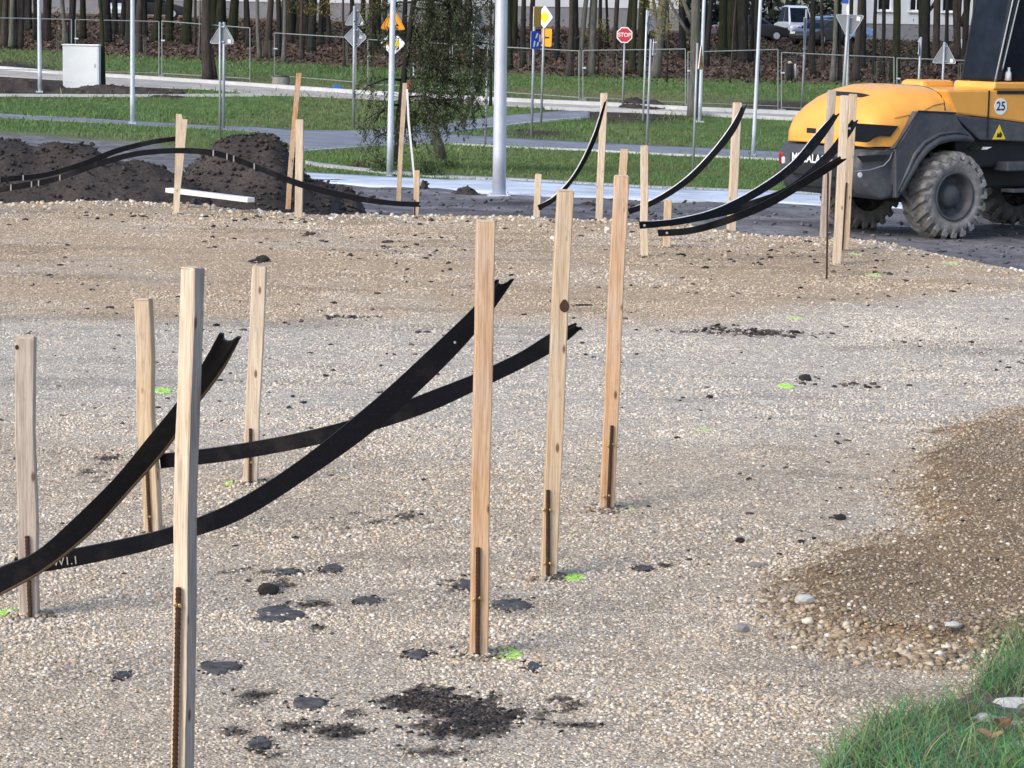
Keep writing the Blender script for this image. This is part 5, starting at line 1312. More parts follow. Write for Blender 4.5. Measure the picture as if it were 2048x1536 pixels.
# foliage density given by lobes (px)
lobes = [(890, 60, 65, 90, 1600), (930, 30, 60, 60, 900), (880, 150, 60, 60, 1250), (900, 215, 70, 42, 1050), (820, 215, 70, 45, 430), (760, 110, 40, 90, 260), (765, 30, 45, 50, 330), (845, 245, 45, 45, 380), (760, 235, 45, 50, 260), (965, 135, 25, 34, 520), (985, 95, 15, 30, 120), (845, 100, 35, 90, 600),
         (735, 180, 22, 40, 110), (752, 280, 30, 26, 110), (815, 255, 22, 26, 100), (905, 0, 80, 50, 700), (900, -90, 90, 70, 900), (820, -80, 90, 60, 600), (850, -220, 80, 90, 900), (940, 175, 30, 36, 350)]
P = []; D = []; nb = 0
for (cx_, cy_, rx, ry, n) in lobes:
    br = MB(); nb = 0; n = int(n * 1.55)
    zt = tr_at(min(335, cy_ - ry * .5)); ce = at(cx_, cy_ - ry*.2, Yc + random.uniform(-.6, .6))
    br.tube([zt, zt.lerp(ce, .5) + Vector((0, 0, .08)), ce, ce + (ce - zt) * .25 - Vector((0, 0, .15))], [.03, .022, .014, .006], 5)
    m = max(6, n // 16)
    for k in range(m):
        a = random.uniform(0, 6.28); rr = math.sqrt(random.random())
        x = cx_ + math.cos(a) * rr * rx; y = cy_ + math.sin(a) * rr * ry
        o = at(x, y - 6, Yc + random.gauss(0, .55))
        L = random.uniform(.12, .42); dr = Vector((random.uniform(-.5, .5), random.uniform(-.5, .5), -1)).normalized()
        if nb < 90:
            jb = zt.lerp(ce, random.uniform(.35, 1)); br.tube([jb, jb.lerp(o, .5) + Vector((0, 0, .06)), o, o + dr * L], [.006, .005, .004, .0015], 3, False); nb += 1
        for q in range(22):
            u = random.random(); p = o + dr * L * u + Vector((random.gauss(0, .022), random.gauss(0, .03), random.gauss(0, .02)))
            P.append(p); D.append((dr.x + random.gauss(0, .5), dr.y + random.gauss(0, .5), dr.z + random.gauss(0, .4)))
    br.build('branch', 'bark_moss', t, smooth_=True)
P = np.array(P); D = np.array(D); D /= np.linalg.norm(D, axis=1)[:, None]; n = len(P)
e = np.cross(D, R.normal(0, 1, (n, 3))); e /= np.linalg.norm(e, axis=1)[:, None]
L = R.uniform(.03, .085, n)[:, None]; wv = R.uniform(.007, .017, n)[:, None]
V = np.stack([P, P + D*L*.5 + e*wv, P + D*L, P + D*L*.5 - e*wv], 1)
c = np.array([(.044, .060, .028), (.066, .078, .040), (.028, .040, .020), (.095, .102, .058), (.13, .12, .08)])[R.choice(5, n, p=[.35, .25, .2, .13, .07])] * R.uniform(.7, 1.2, (n, 1))
np_mesh('foliage', V.reshape(-1, 3) - np.array(b), np.arange(4*n).reshape(-1, 4), 'leaf', np.repeat(c, 4, 0), t)
# leaning mossy stub of the second stem
b2 = at(884, 292, 57); b2.z = float(T(b2.x, 57)); t2 = thing('tree_stub', 'leaning mossy grey stem at the footpath fork below the spruce', 'tree stem', b2)
MB().tube([b2, at(872, 268, 57), at(862, 245, 57), at(850, 205, 57), at(846, 160, 57)], [.14, .10, .085, .05, .03], 9).build('trunk', 'bark_grey', t2, smooth_=True)
n = 900; Pc = np.array([at(868 + R.normal(0, 9), 262 + R.normal(0, 20), 57 + R.normal(0, .1)) for _ in range(n)])
leaf_cloud('foliage', Pc - np.array(b2), R.uniform(.012, .03, n), np.array([.085, .10, .05]) * R.uniform(.5, 1.3, (n, 1)), t2, hang=.6)
# low shrubs at the foot
def shrub(label, px, py, rx, ry, n, cols=((.03, .06, .02), (.05, .09, .03), (.08, .10, .04))):
    b = gnd(px, py); s = F / b.y; t = thing('shrub', label, 'shrub', b)
    m = MB()
    for k in range(7): 
        a = random.uniform(-1, 1); m.tube([b, b + Vector((a*rx/s*.6, random.uniform(-.1, .1), ry/s*.9))], [.012, .004], 4)
    m.build('stems', 'bark_dark', t)
    P = np.array(b)[None] + np.stack([R.normal(0, rx/s*.45, n), R.normal(0, .2, n), np.abs(R.normal(.35, .35, n)) * ry/s], 1)
    c = np.array(cols)[R.integers(0, 3, n)] * R.uniform(.6, 1.2, (n, 1)); leaf_cloud('foliage', P - np.array(b), R.uniform(.012, .03, n), c, t)
shrub('low dark green shrub at the foot of the lamp post left of centre', 765, 345, 34, 34, 700)
shrub('low leafy shrub right of the spruce trunk', 855, 352, 40, 34, 800)
shrub('small bluish shrub in the lawn left of the big lamp post', 895, 340, 26, 22, 400)
shrub('tuft of brush left of the lamp post by the walkway', 718, 335, 24, 12, 260, ((.08, .06, .03), (.05, .07, .03), (.12, .10, .06)))
# distant undergrowth closing the view under the trees
n = 30000; X = R.uniform(-48, 48, n); Y = R.uniform(170, 185, n); Z = T(X, Y) + R.uniform(0, 1, n)**1.4 * 9 * (.3 + .9 * fbm(X, X*0, .12, 140))
o = leaf_cloud('distant_wood', np.stack([X, Y, Z], 1), R.uniform(.12, .3, n), np.array([.022, .03, .024]) * R.uniform(.4, 1.6, (n, 1))); o['kind'] = 'stuff'
n = 4500; cxx = R.uniform(-28, 30, 60); cyy = R.uniform(118, 150, 60); i = R.integers(0, 60, n); X = cxx[i] + R.normal(0, .9, n); Y = cyy[i] + R.normal(0, .5, n)
o = leaf_cloud('undergrowth', np.stack([X, Y, T(X, Y) + np.abs(R.normal(0, .45, n))], 1), R.uniform(.03, .08, n), np.array([.03, .04, .022]) * R.uniform(.4, 1.8, (n, 1))); o['kind'] = 'stuff'

# ============================================================ HOUSES
def house(label, x0, x1, Y, depth, base, plinth, H, wins, sill, wsize, mat='wall_render'):
    cx_ = (x0 + x1) / 2; t = thing('house', label, 'house', (cx_, Y, base))
    MB().box((cx_, Y + depth/2 + .05, base + plinth/2 - .6), (x1 - x0 - .1, depth, plinth + 1.2)).build('plinth', 'wall_plinth', t)
    # wall with real openings: strips around the windows
    m = MB(); z0 = base + plinth; z1 = base + H
    rows = [(z0 + sill + k*2.9, z0 + sill + k*2.9 + wsize[1]) for k in range(int((H - plinth - sill) / 2.9) + 0)] or [(z0 + sill, z0 + sill + wsize[1])]
    zs = [z0] + [q for r_ in rows for q in r_] + [z1]
    def wall(xa, xb, za, zb):
        if xb - xa > .01 and zb - za > .01: m.box(((xa+xb)/2, Y + .2, (za+zb)/2), (xb-xa, .4, zb-za))
    for k in range(0, len(zs) - 1, 1):
        za, zb = zs[k], zs[k+1]
        if k % 2 == 0: wall(x0, x1, za, zb)
        else:
            xa = x0
            for w in wins: wall(xa, w - wsize[0]/2, za, zb); xa = w + wsize[0]/2
            wall(xa, x1, za, zb)
    m.box((cx_, Y + depth - .2, (z0+z1)/2), (x1-x0, .4, z1-z0)); m.box((x0 + .2, Y + depth/2, (z0+z1)/2), (.4, depth - .8, z1-z0)); m.box((x1 - .2, Y + depth/2, (z0+z1)/2), (.4, depth - .8, z1-z0))
    m.build('wall', mat, t)
    for (za, zb) in rows:
        for w in wins:
            f = MB(); c = (w, Y + .22, (za+zb)/2)
            f.box((w, Y + .2, za + .03), (wsize[0], .08, .06)); f.box((w, Y + .2, zb - .03), (wsize[0], .08, .06)); f.box((w - wsize[0]/2 + .03, Y + .2, c[2]), (.06, .08, zb - za - .12)); f.box((w + wsize[0]/2 - .03, Y + .2, c[2]), (.06, .08, zb - za - .12)); f.box((w, Y + .2, c[2]), (.05, .08, zb - za - .12))
            wi = f.build('window', 'white_paint', t)
            MB().box((w, Y + .25, c[2]), (wsize[0], .02, zb - za)).build('pane', 'dark_glass', wi)
            MB().box((w, Y - .05, za - .05), (wsize[0] + .25, .2, .09)).build('sill', 'white_paint', wi)
    MB().prism([(x0 - .5, z1), (x1 + .5, z1), (x1 - .5, z1 + 1.6), (x0 + .5, z1 + 1.6)], Y - .5, Y + depth + .5, lambda x, y, tt: (x, tt, y)).build('roof', 'roof_tin', t)
def wx(px, Y): return at(px, 40, Y).x
yh = 149.5
house('pale grey rendered house with a dark plinth behind the trees at the right', wx(1722, yh), wx(2250, yh), yh, 9, float(T(20, yh)) - .05, 1.0, 6.5, [wx(p, yh) for p in (1768, 1832, 1897, 1962, 2030, 2100, 2170)], .78, (.78, 1.3))
yh = 160.0
house('long pale house with a grey plinth glimpsed between the left and middle trunks', wx(-120, yh), wx(1370, yh), yh, 9, float(T(-8, yh)) - .2, 1.35, 8, [wx(p, yh) for p in range(-60, 1340, 84)], 1.35, (1.0, 1.4))
# little white electrical box by the right house
b = gnd(1933, 115); s = F / b.y
t = thing('meter_cabinet', 'pale grey box behind the trees beside the machine cab', 'cabinet', b)
MB().box(b + Vector((0, .2, 36/s/2)), (22/s, .4, 36/s)).build('housing', 'cabinet_grey', t, bevel=.02); MB().box(b + Vector((0, -.012, 36/s*.52)), (18/s, .02, 28/s)).build('door', 'cabinet_grey', t)

# ============================================================ PARKED CARS
def car(label, px, Y, L, yaw, mat, H=1.45):
    q = at(px, 50, Y); b = Vector((q.x, Y, float(T(q.x, Y)))); t = thing('parked_car', label, 'car', b, 'cars parked behind the wood')
    Rz = Matrix.Rotation(yaw, 3, 'Z')
    def xf(u, v, w): return b + Rz @ Vector((u, v, w))
    lp = [(-L/2, .32), (-L/2 + .02, .62), (-L/2 + .12, .84), (-L*.30, .92), (L*.16, .95), (L*.30, .90), (L*.46, .74), (L/2, .58), (L/2 - .02, .30), (L*.42, .24), (-L*.44, .24)]
    gp = [(-L*.40, .90), (-L*.29, H - .08), (-L*.18, H), (L*.02, H), (L*.10, H - .06), (L*.27, .90)]
    MB().prism(lp, -.84, .84, lambda x, y, tt: xf(x, tt, y)).build('body', mat, t, bevel=.06)
    MB().prism(gp, -.70, .70, lambda x, y, tt: xf(x, tt * (1 - .10 * (y - .9) / .5), y)).build('cabin', mat, t, bevel=.05)
    wp = [(-L*.36, .95), (-L*.28, H - .13), (-L*.08, H - .08), (-L*.08, .95)]; wp2 = [(-L*.05, .95), (-L*.05, H - .08), (L*.07, H - .12), (L*.22, .95)]
    for sd_ in (-1, 1):
        for w_ in (wp, wp2): MB().prism(w_, sd_*.66, sd_*.715, lambda x, y, tt: xf(x, tt * (1 - .09 * (y - .9) / .5), y)).build('window', 'dark_glass', t)
    MB().prism([(-.6, 0), (.6, 0), (.52, 1), (-.52, 1)], 0, .03, lambda x, y, tt: xf(L*.265 - y*L*.165 + tt + .01, x, .93 + y*(H - 1.04))).build('windscreen', 'dark_glass', t)
    MB().prism([(-.6, 0), (.6, 0), (.52, 1), (-.52, 1)], 0, .03, lambda x, y, tt: xf(-L*.405 + y*L*.105 - tt - .01, x, .95 + y*(H - 1.08))).build('rear_window', 'dark_glass', t)
    for u in (-L*.31, L*.31):
        for v in (-.80, .80):
            w = MB().tube([xf(u, v - .1, .31), xf(u, v + .1, .31)], .31, 18).build('wheel', 'machine_black', t)
            MB().tube([xf(u, v - .115 if v < 0 else v + .10, .31), xf(u, v - .10 if v < 0 else v + .115, .31)], .19, 12).build('rim', 'galvanised', w)
    for v in (-.6, .6):
        MB().box(xf(L/2 - .04, v, .66), (.1, .3, .13), Rz).build('headlight', 'lettering', t, bevel=.02); MB().box(xf(-L/2 + .03, v, .74), (.08, .26, .14), Rz).build('tail_light', 'red_lens', t, bevel=.02)
car('black car parked left of the stout sign post seen nose on', 1642, 140, 4.2, -2.2, 'car_dark')
car('blue car behind the large inverted triangle', 1672, 146, 4.1, .2, 'car_blue')
car('pale van-like car in front of the bright wall between two trunks', 1592, 149, 4.6, -1.45, 'car_white', 1.9)
car('dark car near the slim trunk between the two lamp posts', 1500, 143, 4.3, .15, 'car_dark')
car('white car glimpsed above the fence between the cabinet and the slim lamp post', 233, 148, 4.2, -1.5, 'car_white', 1.8)
car('dark car glimpsed right of the slim lamp post', 302, 150, 4.2, .1, 'car_dark', 1.5)
# ============================================================ YELLOW LOADER
YAW = rad(32)
Fv = Vector((math.cos(YAW), math.sin(YAW), 0)); Nv = Vector((math.sin(YAW), -math.cos(YAW), 0))
YW = 34.2
wc = at(1911, 396, YW)                       # centre of the near rear wheel face
gzW = float(T(wc.x, wc.y)) + .0
RW = wc.z - gzW + .02
VF = 1.12
O = wc - Nv * VF; O.z = gzW
SC = 1.0
def M(u, v, w): return O + Fv * u + Nv * v + Vector((0, 0, w))
LO = thing('wheel_loader', 'yellow and dark grey wheel loader with cab standing at the right edge of the gravel', 'loader', M(0, 0, 0))
def pix(px, py, v=1.05):
    """pixel -> (u, w) on the side plane at lateral offset v"""
    d = ray(px, py); P0 = M(0, v, 0); n = np.array(Nv); k = float(np.dot(n, np.array(P0) - CAM) / np.dot(n, d)); P = CAM + d * k
    r_ = P - np.array(P0); return (float(np.dot(r_, np.array(Fv))), float(r_[2]))
# --- engine hood (loft)
U1 = -1.66
HB = pix(1750, 294, 1.0)[1]
HT = pix(1740, 168, .2)[1]
dH = HT - HB
st = [(-1.74, .66, HB + .03, HB + .10), (-1.73, .76, HB, HB + .26*dH), (-1.67, .86, HB - .01, HB + .42*dH), (-1.56, .93, HB, HB + .58*dH), (-1.40, .965, HB, HB + .72*dH), (-1.2, .985, HB, HB + .84*dH), (-.95, .99, HB, HB + .94*dH), (-.7, .99, HB, HB + .99*dH), (-.4, .99, HB, HB + dH), (-.05, .99, HB, HB + .985*dH), (.2, .985, HB, HB + .955*dH), (.3, .985, HB, HB + .93*dH)]
st = [(s[0], s[1], s[2] + (.40 * max(0, min(1, (s[0] + .75) / .5))), s[3]) for s in st]
st = [((-.1 + (s[0] + .1) * .81) if s[0] < -.1 else s[0], s[1], s[2], s[3]) for s in st]
def hood_pt(u, th, off=0):
    us = [s[0] for s in st]; hw = np.interp(u, us, [s[1] for s in st]) + off; wb = np.interp(u, us, [s[2] for s in st]); wt = np.interp(u, us, [s[3] for s in st]) + off
    c, s_ = math.cos(th), math.sin(th); e = 2 / 3.4
    return (u, hw * math.copysign(abs(c)**e, c), wb + (wt - wb) * max(s_, 0)**e)
m = MB(M); NT_ = 40
us = [s[0] for s in st]; ug = sorted(set(us + list(np.linspace(-1.4, .3, 18))))
for u in ug: m.add([hood_pt(u, math.pi * k / NT_) for k in range(NT_ + 1)], [])
w_ = NT_ + 1
m.f = [[i*w_ + k, (i+1)*w_ + k, (i+1)*w_ + k+1, i*w_ + k+1] for i in range(len(ug)-1) for k in range(NT_)] + [list(range(w_)), [(len(ug)-1)*w_ + k for k in range(w_)]] + [[i*w_, i*w_ + NT_, (i+1)*w_ + NT_, (i+1)*w_] for i in range(len(ug)-1)]
hood = m.build('engine_hood', 'hood_paint', LO, smooth_=True)
md = hood.modifiers.new('e', 'EDGE_SPLIT'); md.split_angle = rad(40)
def patch(name, mat, parent, u0, u1, t0, t1, off=.008, n=10, shape=None):
    q = MB(M); 
    for i in range(n+1):
        for j in range(n+1):
            u = u0 + (u1-u0)*i/n; a = t0 + (t1-t0)*j/n
            if shape: a = t0 + (t1-t0)*(.5 + (j/n - .5) * shape(i/n))
            q.v.append(Vector(M(*hood_pt(u, a, off))))
    q.f = [[i*(n+1)+j, (i+1)*(n+1)+j, (i+1)*(n+1)+j+1, i*(n+1)+j+1] for i in range(n) for j in range(n)]
    o = q.build(name, mat, parent); md = o.modifiers.new('s', 'SOLIDIFY'); md.thickness = .006; md.offset = 0; return o
def proj(p):
    d = np.array(p) - CAM; z = d @ fwd; return 1024 + F * (d @ rgt) / z, 768 - F * (d @ upv) / z
HG = [(u, th) for u in np.linspace(-1.35, .2, 78) for th in np.linspace(rad(4), rad(110), 107)]
HPX = np.array([proj(M(*hood_pt(u, th))) for u, th in HG])
def hfind(px, py): return HG[int(np.argmin((HPX[:, 0] - px)**2 + (HPX[:, 1] - py)**2))]
def hpatch(name, mat, corners, off=.007):
    A4 = [hfind(*c) for c in corners]; q = MB(M); n = 10
    for i in range(n+1):
        for j in range(n+1):
            a, b = i/n, j/n
            u = (A4[0][0]*(1-a) + A4[1][0]*a)*(1-b) + (A4[3][0]*(1-a) + A4[2][0]*a)*b; th = (A4[0][1]*(1-a) + A4[1][1]*a)*(1-b) + (A4[3][1]*(1-a) + A4[2][1]*a)*b
            q.v.append(Vector(M(*hood_pt(u, th, off))))
    q.f = [[i*(n+1)+j, (i+1)*(n+1)+j, (i+1)*(n+1)+j+1, i*(n+1)+j+1] for i in range(n) for j in range(n)]
    o = q.build(name, mat, hood); md = o.modifiers.new('s', 'SOLIDIFY'); md.thickness = .006; md.offset = 0; return o
hpatch('top_slot', 'machine_black', [(1672, 184), (1738, 191), (1722, 196), (1672, 193)])
patch('panel_seam', 'machine_black', hood, -.145, -.13, rad(6), rad(150), .004)
# raised crease bulges on the near side
patch('side_crease', 'hood_paint', hood, -1.0, -.15, rad(17), rad(27), .012, shape=lambda x: .1 + .9*x)
def sideplate(name, mat, parent, pts, v0=1.0, v1=1.01, px=True, bevel=0, smooth_=False, both=False):
    P = [pix(x, y, (v1)) for x, y in pts] if px else pts
    q = MB(M).prism(P, v0, v1, lambda x, y, tt: (x, tt, y)).build(name, mat, parent, bevel=bevel)
    if both: MB(M).prism(P, -v1, -v0, lambda x, y, tt: (x, tt, y)).build(name, mat, parent, bevel=bevel)
    return q
sideplate('side_vent', 'machine_black', hood, [(1706, 246), (1797, 252), (1781, 273), (1760, 272), (1748, 276), (1740, 283), (1733, 285), (1706, 283)], .90, 1.0)
# rear lower trim line, emblem, lights
q = MB(M); q.box((-1.40, 0, HB + .02), (.10, 1.34, .05)); q.build('rear_trim', 'hood_paint', LO, bevel=.02)
bd = (Matrix((tuple(Fv), tuple(Nv), (0, 0, 1))).transposed())
def lbox(name, mat, c, d, parent=LO, bevel=.01):
    q = MB(); q.box(M(*c), d, bd); return q.build(name, mat, parent, bevel=bevel)
lbox('hood_latch', 'machine_black', (-1.41, -.28, HB + .16), (.05, .20, .07), hood, .01)
# --- lower rear body / bumper
P = [pix(1700, 297), pix(1790, 299), pix(1818, 340), pix(1800, 372), pix(1791, 397), pix(1740, 397), pix(1700, 388)]
ub, wb_ = P[4]; utop = P[1][0]
body = [(-1.20, HB - .03), (-1.35, HB - .03), (-1.47, HB - .03), (-1.55, HB - .22), (-1.53, HB - .42), (-1.43, wb_ + .12), (-1.32, wb_ + .01), (-1.2, wb_ - .02), (ub - .02, wb_), (ub + .02, wb_ + .15), P[2], (P[2][0] + .15, P[2][1] + .16), (utop + .32, HB - .03)]
def rt_(x): return 1 - .17 * max(0, min(1, (-x - 1.15) / .4))**1.5
low = MB(M).prism(body, -1.02, 1.04, lambda x, y, tt: (x, tt * rt_(x), y)).build('lower_body', 'machine_plastic', LO, bevel=.09)
for p in low.data.polygons: p.use_smooth = True
low.modifiers.new('e', 'EDGE_SPLIT').split_angle = rad(50)
low.modifiers['bevel'].segments = 5
lbox('bumper_recess', 'machine_black', (-1.555, .0, HB - .30), (.04, 1.1, .30), low, .02)
q = MB(); txt('MECALAC', .165, q, lambda x, y: M(-1.585, x * 1.0 - .12, HB - .215 + y) , .004); q.build('lettering', 'lettering', low)
for v in (-.78, .78):
    tlg = MB(); tlg.box(M(-1.50, v * (1.02 if v < 0 else .9), HB - .24), (.10, .10, .17), bd); tlg.build('tail_light', 'red_lens', LO, bevel=.03)
    lbox('reverse_light', 'lettering', (-1.545, v * .92, HB - .27), (.05, .06, .10), LO, .02)
cc = pix(1706, 350, 1.05); q = MB(M); q.tube([(cc[0] + .12, 1.045, cc[1]), (cc[0] + .12, 1.055, cc[1])], .035, 12); q.build('reflector', 'lettering', low)
# character line on the lower body
ln = [pix(1706, 343), pix(1740, 340), pix(1768, 331), pix(1780, 318), pix(1787, 300)]
MB(M).tube([(x, 1.045, y) for x, y in ln], .008, 5).build('body_crease', 'galvanised_dull', low)
sideplate('side_pocket', 'machine_black', low, [(1714, 312), (1775, 309), (1768, 321), (1725, 325)], 1.038, 1.046)
# --- rear fenders
A = [(1791, 299), (1806, 280), (1822, 252), (1838, 223), (1912, 227), (1918, 241), (1927, 254), (1940, 266), (1950, 279), (1946, 285), (1930, 281), (1905, 281), (1880, 287), (1858, 302), (1838, 326), (1822, 352), (1806, 384), (1796, 397), (1792, 396)]
fe = sideplate('fender', 'machine_plastic', LO, A, .62, 1.10, bevel=.03, both=True)
lip = [pix(x, y, 1.12) for x, y in [(1803, 388), (1822, 350), (1838, 322), (1856, 300), (1879, 284), (1905, 278), (1930, 278), (1950, 283)]]
for sgn in (1, -1): MB(M).tube([(x, sgn*1.08, y + .015) for x, y in lip], [.05, .055, .06, .06, .06, .055, .05, .03], 8).build('arch_lip', 'machine_plastic', LO, smooth_=True)
ls = [pix(x, y, 1.11) for x, y in [(1796, 384), (1815, 345), (1830, 310), (1850, 285), (1880, 268), (1915, 264), (1935, 270)]]
MB(M).tube([(x, 1.10, y) for x, y in ls], [.015, .03, .035, .03, .025, .02, .01], 6).build('arch_ridge', 'machine_plastic', fe, smooth_=True)
MB(M).tube([(x, 1.105, y) for x, y in [pix(1790, 298, 1.11), pix(1838, 222, 1.11), pix(1912, 226, 1.11)]], .012, 6).build('edge_strip', 'machine_black', fe)
MB(M).tube([(x, 1.05, y) for x, y in [pix(1702, 296, 1.05), pix(1792, 299, 1.05)]], .014, 6).build('edge_strip', 'machine_black', low)
# --- mid body under the cab
Y1 = [(1898, 178), (1976, 180), (2048, 182), (2048, 246), (1976, 235), (1915, 226)]
a = pix(2048, 182)[0]
def q_(x, y): return pix(x, y, 1.02)
UR = 2.75
mid = [q_(1893, 180), (UR, q_(1976, 178)[1] + .02), (UR, q_(2048, 246)[1] - .12), q_(2048, 246), q_(1976, 236), q_(1912, 228)]
md_ = MB(M).prism(mid, -.98, 1.02, lambda x, y, tt: (x, tt, y)).build('side_panel', 'hood_paint', LO, bevel=.03)
gmid = [(q_(1912, 229)[0], q_(1912, 229)[1] - .004), (q_(1976, 236)[0], q_(1976, 236)[1] - .004), (q_(2048, 246)[0], q_(2048, 246)[1] - .004), (UR, q_(2048, 246)[1] - .125), (UR, q_(2048, 284)[1] + .05), q_(2048, 284), q_(1960, 280), q_(1940, 262), q_(1922, 245)]
gm = MB(M).prism(gmid, -.98, 1.02, lambda x, y, tt: (x, tt, y)).build('lower_side_panel', 'machine_plastic', LO, bevel=.02)
uu, ww = q_(1976, 230)
lbox('door_seam', 'machine_black', (uu, 1.023, (q_(1976, 181)[1] + q_(1976, 276)[1]) / 2), (.022, .012, q_(1976, 181)[1] - q_(1976, 276)[1]), md_, 0)
uu, ww = q_(2022, 183); lbox('vent_slot', 'machine_black', (uu + .1, 1.023, ww - .012), (.72, .02, .05), md_, .005)
# number disc 25
uu, ww = q_(2001, 213)
q = MB(M); n = 32; q.prism([(uu + .115*math.cos(2*math.pi*i/n), ww + .115*math.sin(2*math.pi*i/n)) for i in range(n)], 1.0215, 1.027, lambda x, y, tt: (x, tt, y)); dsc = q.build('number_disc', 'white_paint', md_)
q = MB(); txt('25', .17, q, lambda x, y: M(uu + x, 1.029, ww + y), .004); q.build('lettering', 'ink', dsc)
uu, ww = q_(1998, 267)
q = MB(M); q.prism([(uu - .12, ww - .08), (uu + .12, ww - .08), (uu, ww + .12)], 1.0215, 1.026, lambda x, y, tt: (x, tt, y)); ws = q.build('warning_sticker', 'sign_yellow', gm)
q = MB(M); q.prism([(uu - .05, ww - .05), (uu + .04, ww - .055), (uu + .055, ww - .01), (uu + .01, ww + .03), (uu + .0, ww - .01), (uu - .03, ww + .015)], 1.026, 1.028, lambda x, y, tt: (x, tt, y)); q.build('pictogram', 'sign_black', ws)
# cab deck rim
uu0, ww0 = q_(1991, 164); uu1, ww1 = q_(1991, 178)
deck = MB(M).prism([(uu0 - .02, ww0), (UR, ww0 + .0), (UR, ww1 - .02), (uu0 - .04, ww1 - .01)], .20, 1.035, lambda x, y, tt: (x, tt, y)).build('cab_deck', 'hood_paint', LO, bevel=.025)
# tank hump behind the cab (far side)
hp = MB(M); hp.box((.10, -.35, 0), (1, 1, 1)); 
lbox('filler_cover', 'hood_paint', (.62, -.25, HT - .07), (.62, .5, .24), LO, .07)
# --- cab
g0 = pix(1992, 163, .95); g1 = pix(2021, 0, .95)
sl = (g1[0] - g0[0]) / (g1[1] - g0[1]); CH = 1.62
cabp = [(g0[0], ww0 + .005), (UR - .25, ww0 + .005), (UR - .05, ww0 + .7), (UR - .25, ww0 + CH), (g0[0] + sl*CH, ww0 + CH)]
cab = MB(M).prism(cabp, .24, .95, lambda x, y, tt: (x, tt, y)).build('cab', 'dark_glass', LO, bevel=.04)
MB(M).prism([(g0[0] + sl*CH - .08, ww0 + CH), (UR - .12, ww0 + CH), (UR - .2, ww0 + CH + .14), (g0[0] + sl*CH + .02, ww0 + CH + .14)], .18, 1.02, lambda x, y, tt: (x, tt, y)).build('cab_roof', 'machine_plastic', LO, bevel=.04)
for v in (.245, .955):
    MB(M).tube([(g0[0] + .01, v, ww0), (g0[0] + sl*CH + .01, v, ww0 + CH)], .018, 6).build('corner_pillar', 'machine_black', LO)
    MB(M).tube([(UR - .28, v, ww0), (UR - .08, v, ww0 + .7), (UR - .27, v, ww0 + CH)], .035, 6).build('front_pillar', 'machine_black', LO)
for (xa, ya, xb, yb_) in ((1991, 163, 2026, 0), (2006, 140, 2038, 0)):
    A_, B_ = pix(xa, ya, 1.0), pix(xb, yb_, 1.0); e_ = ((B_[0] - A_[0]) / (B_[1] - A_[1]))
    MB(M).tube([(A_[0], .985, A_[1]), (A_[0], 1.0, A_[1] + .04), (B_[0], 1.0, B_[1]), (B_[0] + e_*.2, 1.0, B_[1] + .2), (B_[0] + e_*.22, .985, B_[1] + .22)], .011, 8).build('grab_rail', 'galvanised_dull', LO, smooth_=True)
A_ = pix(1998, 160, .96); B_ = pix(2032, 0, .96); MB(M).tube([(A_[0], .955, A_[1]), (B_[0], .955, B_[1]), (B_[0] + .04, .955, B_[1] + .25)], .03, 6).build('door_frame', 'machine_black', LO)
A_ = pix(2016, 155, .96); MB(M).tube([(A_[0], .958, ww0 + .02), (A_[0], .958, ww0 + .12), (A_[0] + .01, .958, ww0 + .16), (A_[0] + .01, .958, ww0 + .2)], [.05, .045, .02, .018], 10).build('bottle', 'cabinet_grey', LO, smooth_=True)
# --- chassis
lbox('chassis', 'machine_black', (1.0, 0, .92), (4.9, 1.25, .50), LO, .03)
lbox('chassis_box', 'machine_black', (1.25, 0, 1.18), (2.1, 1.70, .42), LO, .03)
for u in (0, 2.85): lbox('axle', 'machine_black', (u, 0, RW), (.3, 1.6, .3), LO, .05)
uu, ww = pix(2035, 333, 1.05); lbox('step', 'machine_plastic', (uu + .22, .93, ww), (.85, .30, .13), LO, .02)
uu, ww = pix(2040, 382, 1.05); lbox('lower_step', 'machine_plastic', (uu + .22, .93, ww), (.70, .26, .05), LO, .01)
a_, b_ = pix(1945, 294, 1.05), pix(1980, 295, 1.05)
MB(M).prism([pix(1938, 297, 1.0), pix(1948, 292, 1.0), pix(1966, 293, 1.0), pix(1960, 299, 1.0), pix(1945, 301, 1.0)], .95, 1.0, lambda x, y, tt: (x, tt, y)).build('green_tag', 'bark_moss', LO)
MB(M).prism([pix(1964, 299, 1.0), pix(1970, 294, 1.0), pix(1984, 294, 1.0), pix(1974, 299, 1.0)], .96, 1.0, lambda x, y, tt: (x, tt, y)).build('white_tag', 'white_paint', LO)
# front end and loader arm outside the picture
lbox('front_frame', 'hood_paint', (3.1, 0, 1.25), (1.2, .8, .7), LO, .06)
MB(M).tube([(2.7, .28, 1.9), (3.6, .28, 1.6), (4.5, .28, .75)], [.12, .13, .10], 4).build('lift_arm', 'hood_paint', LO); MB(M).tube([(2.7, -.28, 1.9), (3.6, -.28, 1.6), (4.5, -.28, .75)], [.12, .13, .10], 4).build('lift_arm', 'hood_paint', LO)
bk = [(4.4, .35), (4.5, .15), (5.4, .10), (5.35, .16), (4.65, .25), (4.5, .55), (4.75, .95), (4.68, 1.0), (4.35, .6)]
MB(M).prism(bk, -1.15, 1.15, lambda x, y, tt: (x, tt, y)).build('bucket', 'machine_plastic', LO, bevel=.01)
for v in (-1.1, 1.1): MB(M).prism([(2.3, 1.35), (2.55, 1.6), (3.2, 1.6), (3.5, 1.3), (3.42, 1.28), (3.15, 1.5), (2.6, 1.5), (2.38, 1.3)], v - .22, v + .02 if v > 0 else v + .2, lambda x, y, tt: (x, tt, y)).build('fender', 'machine_plastic', LO, bevel=.02)
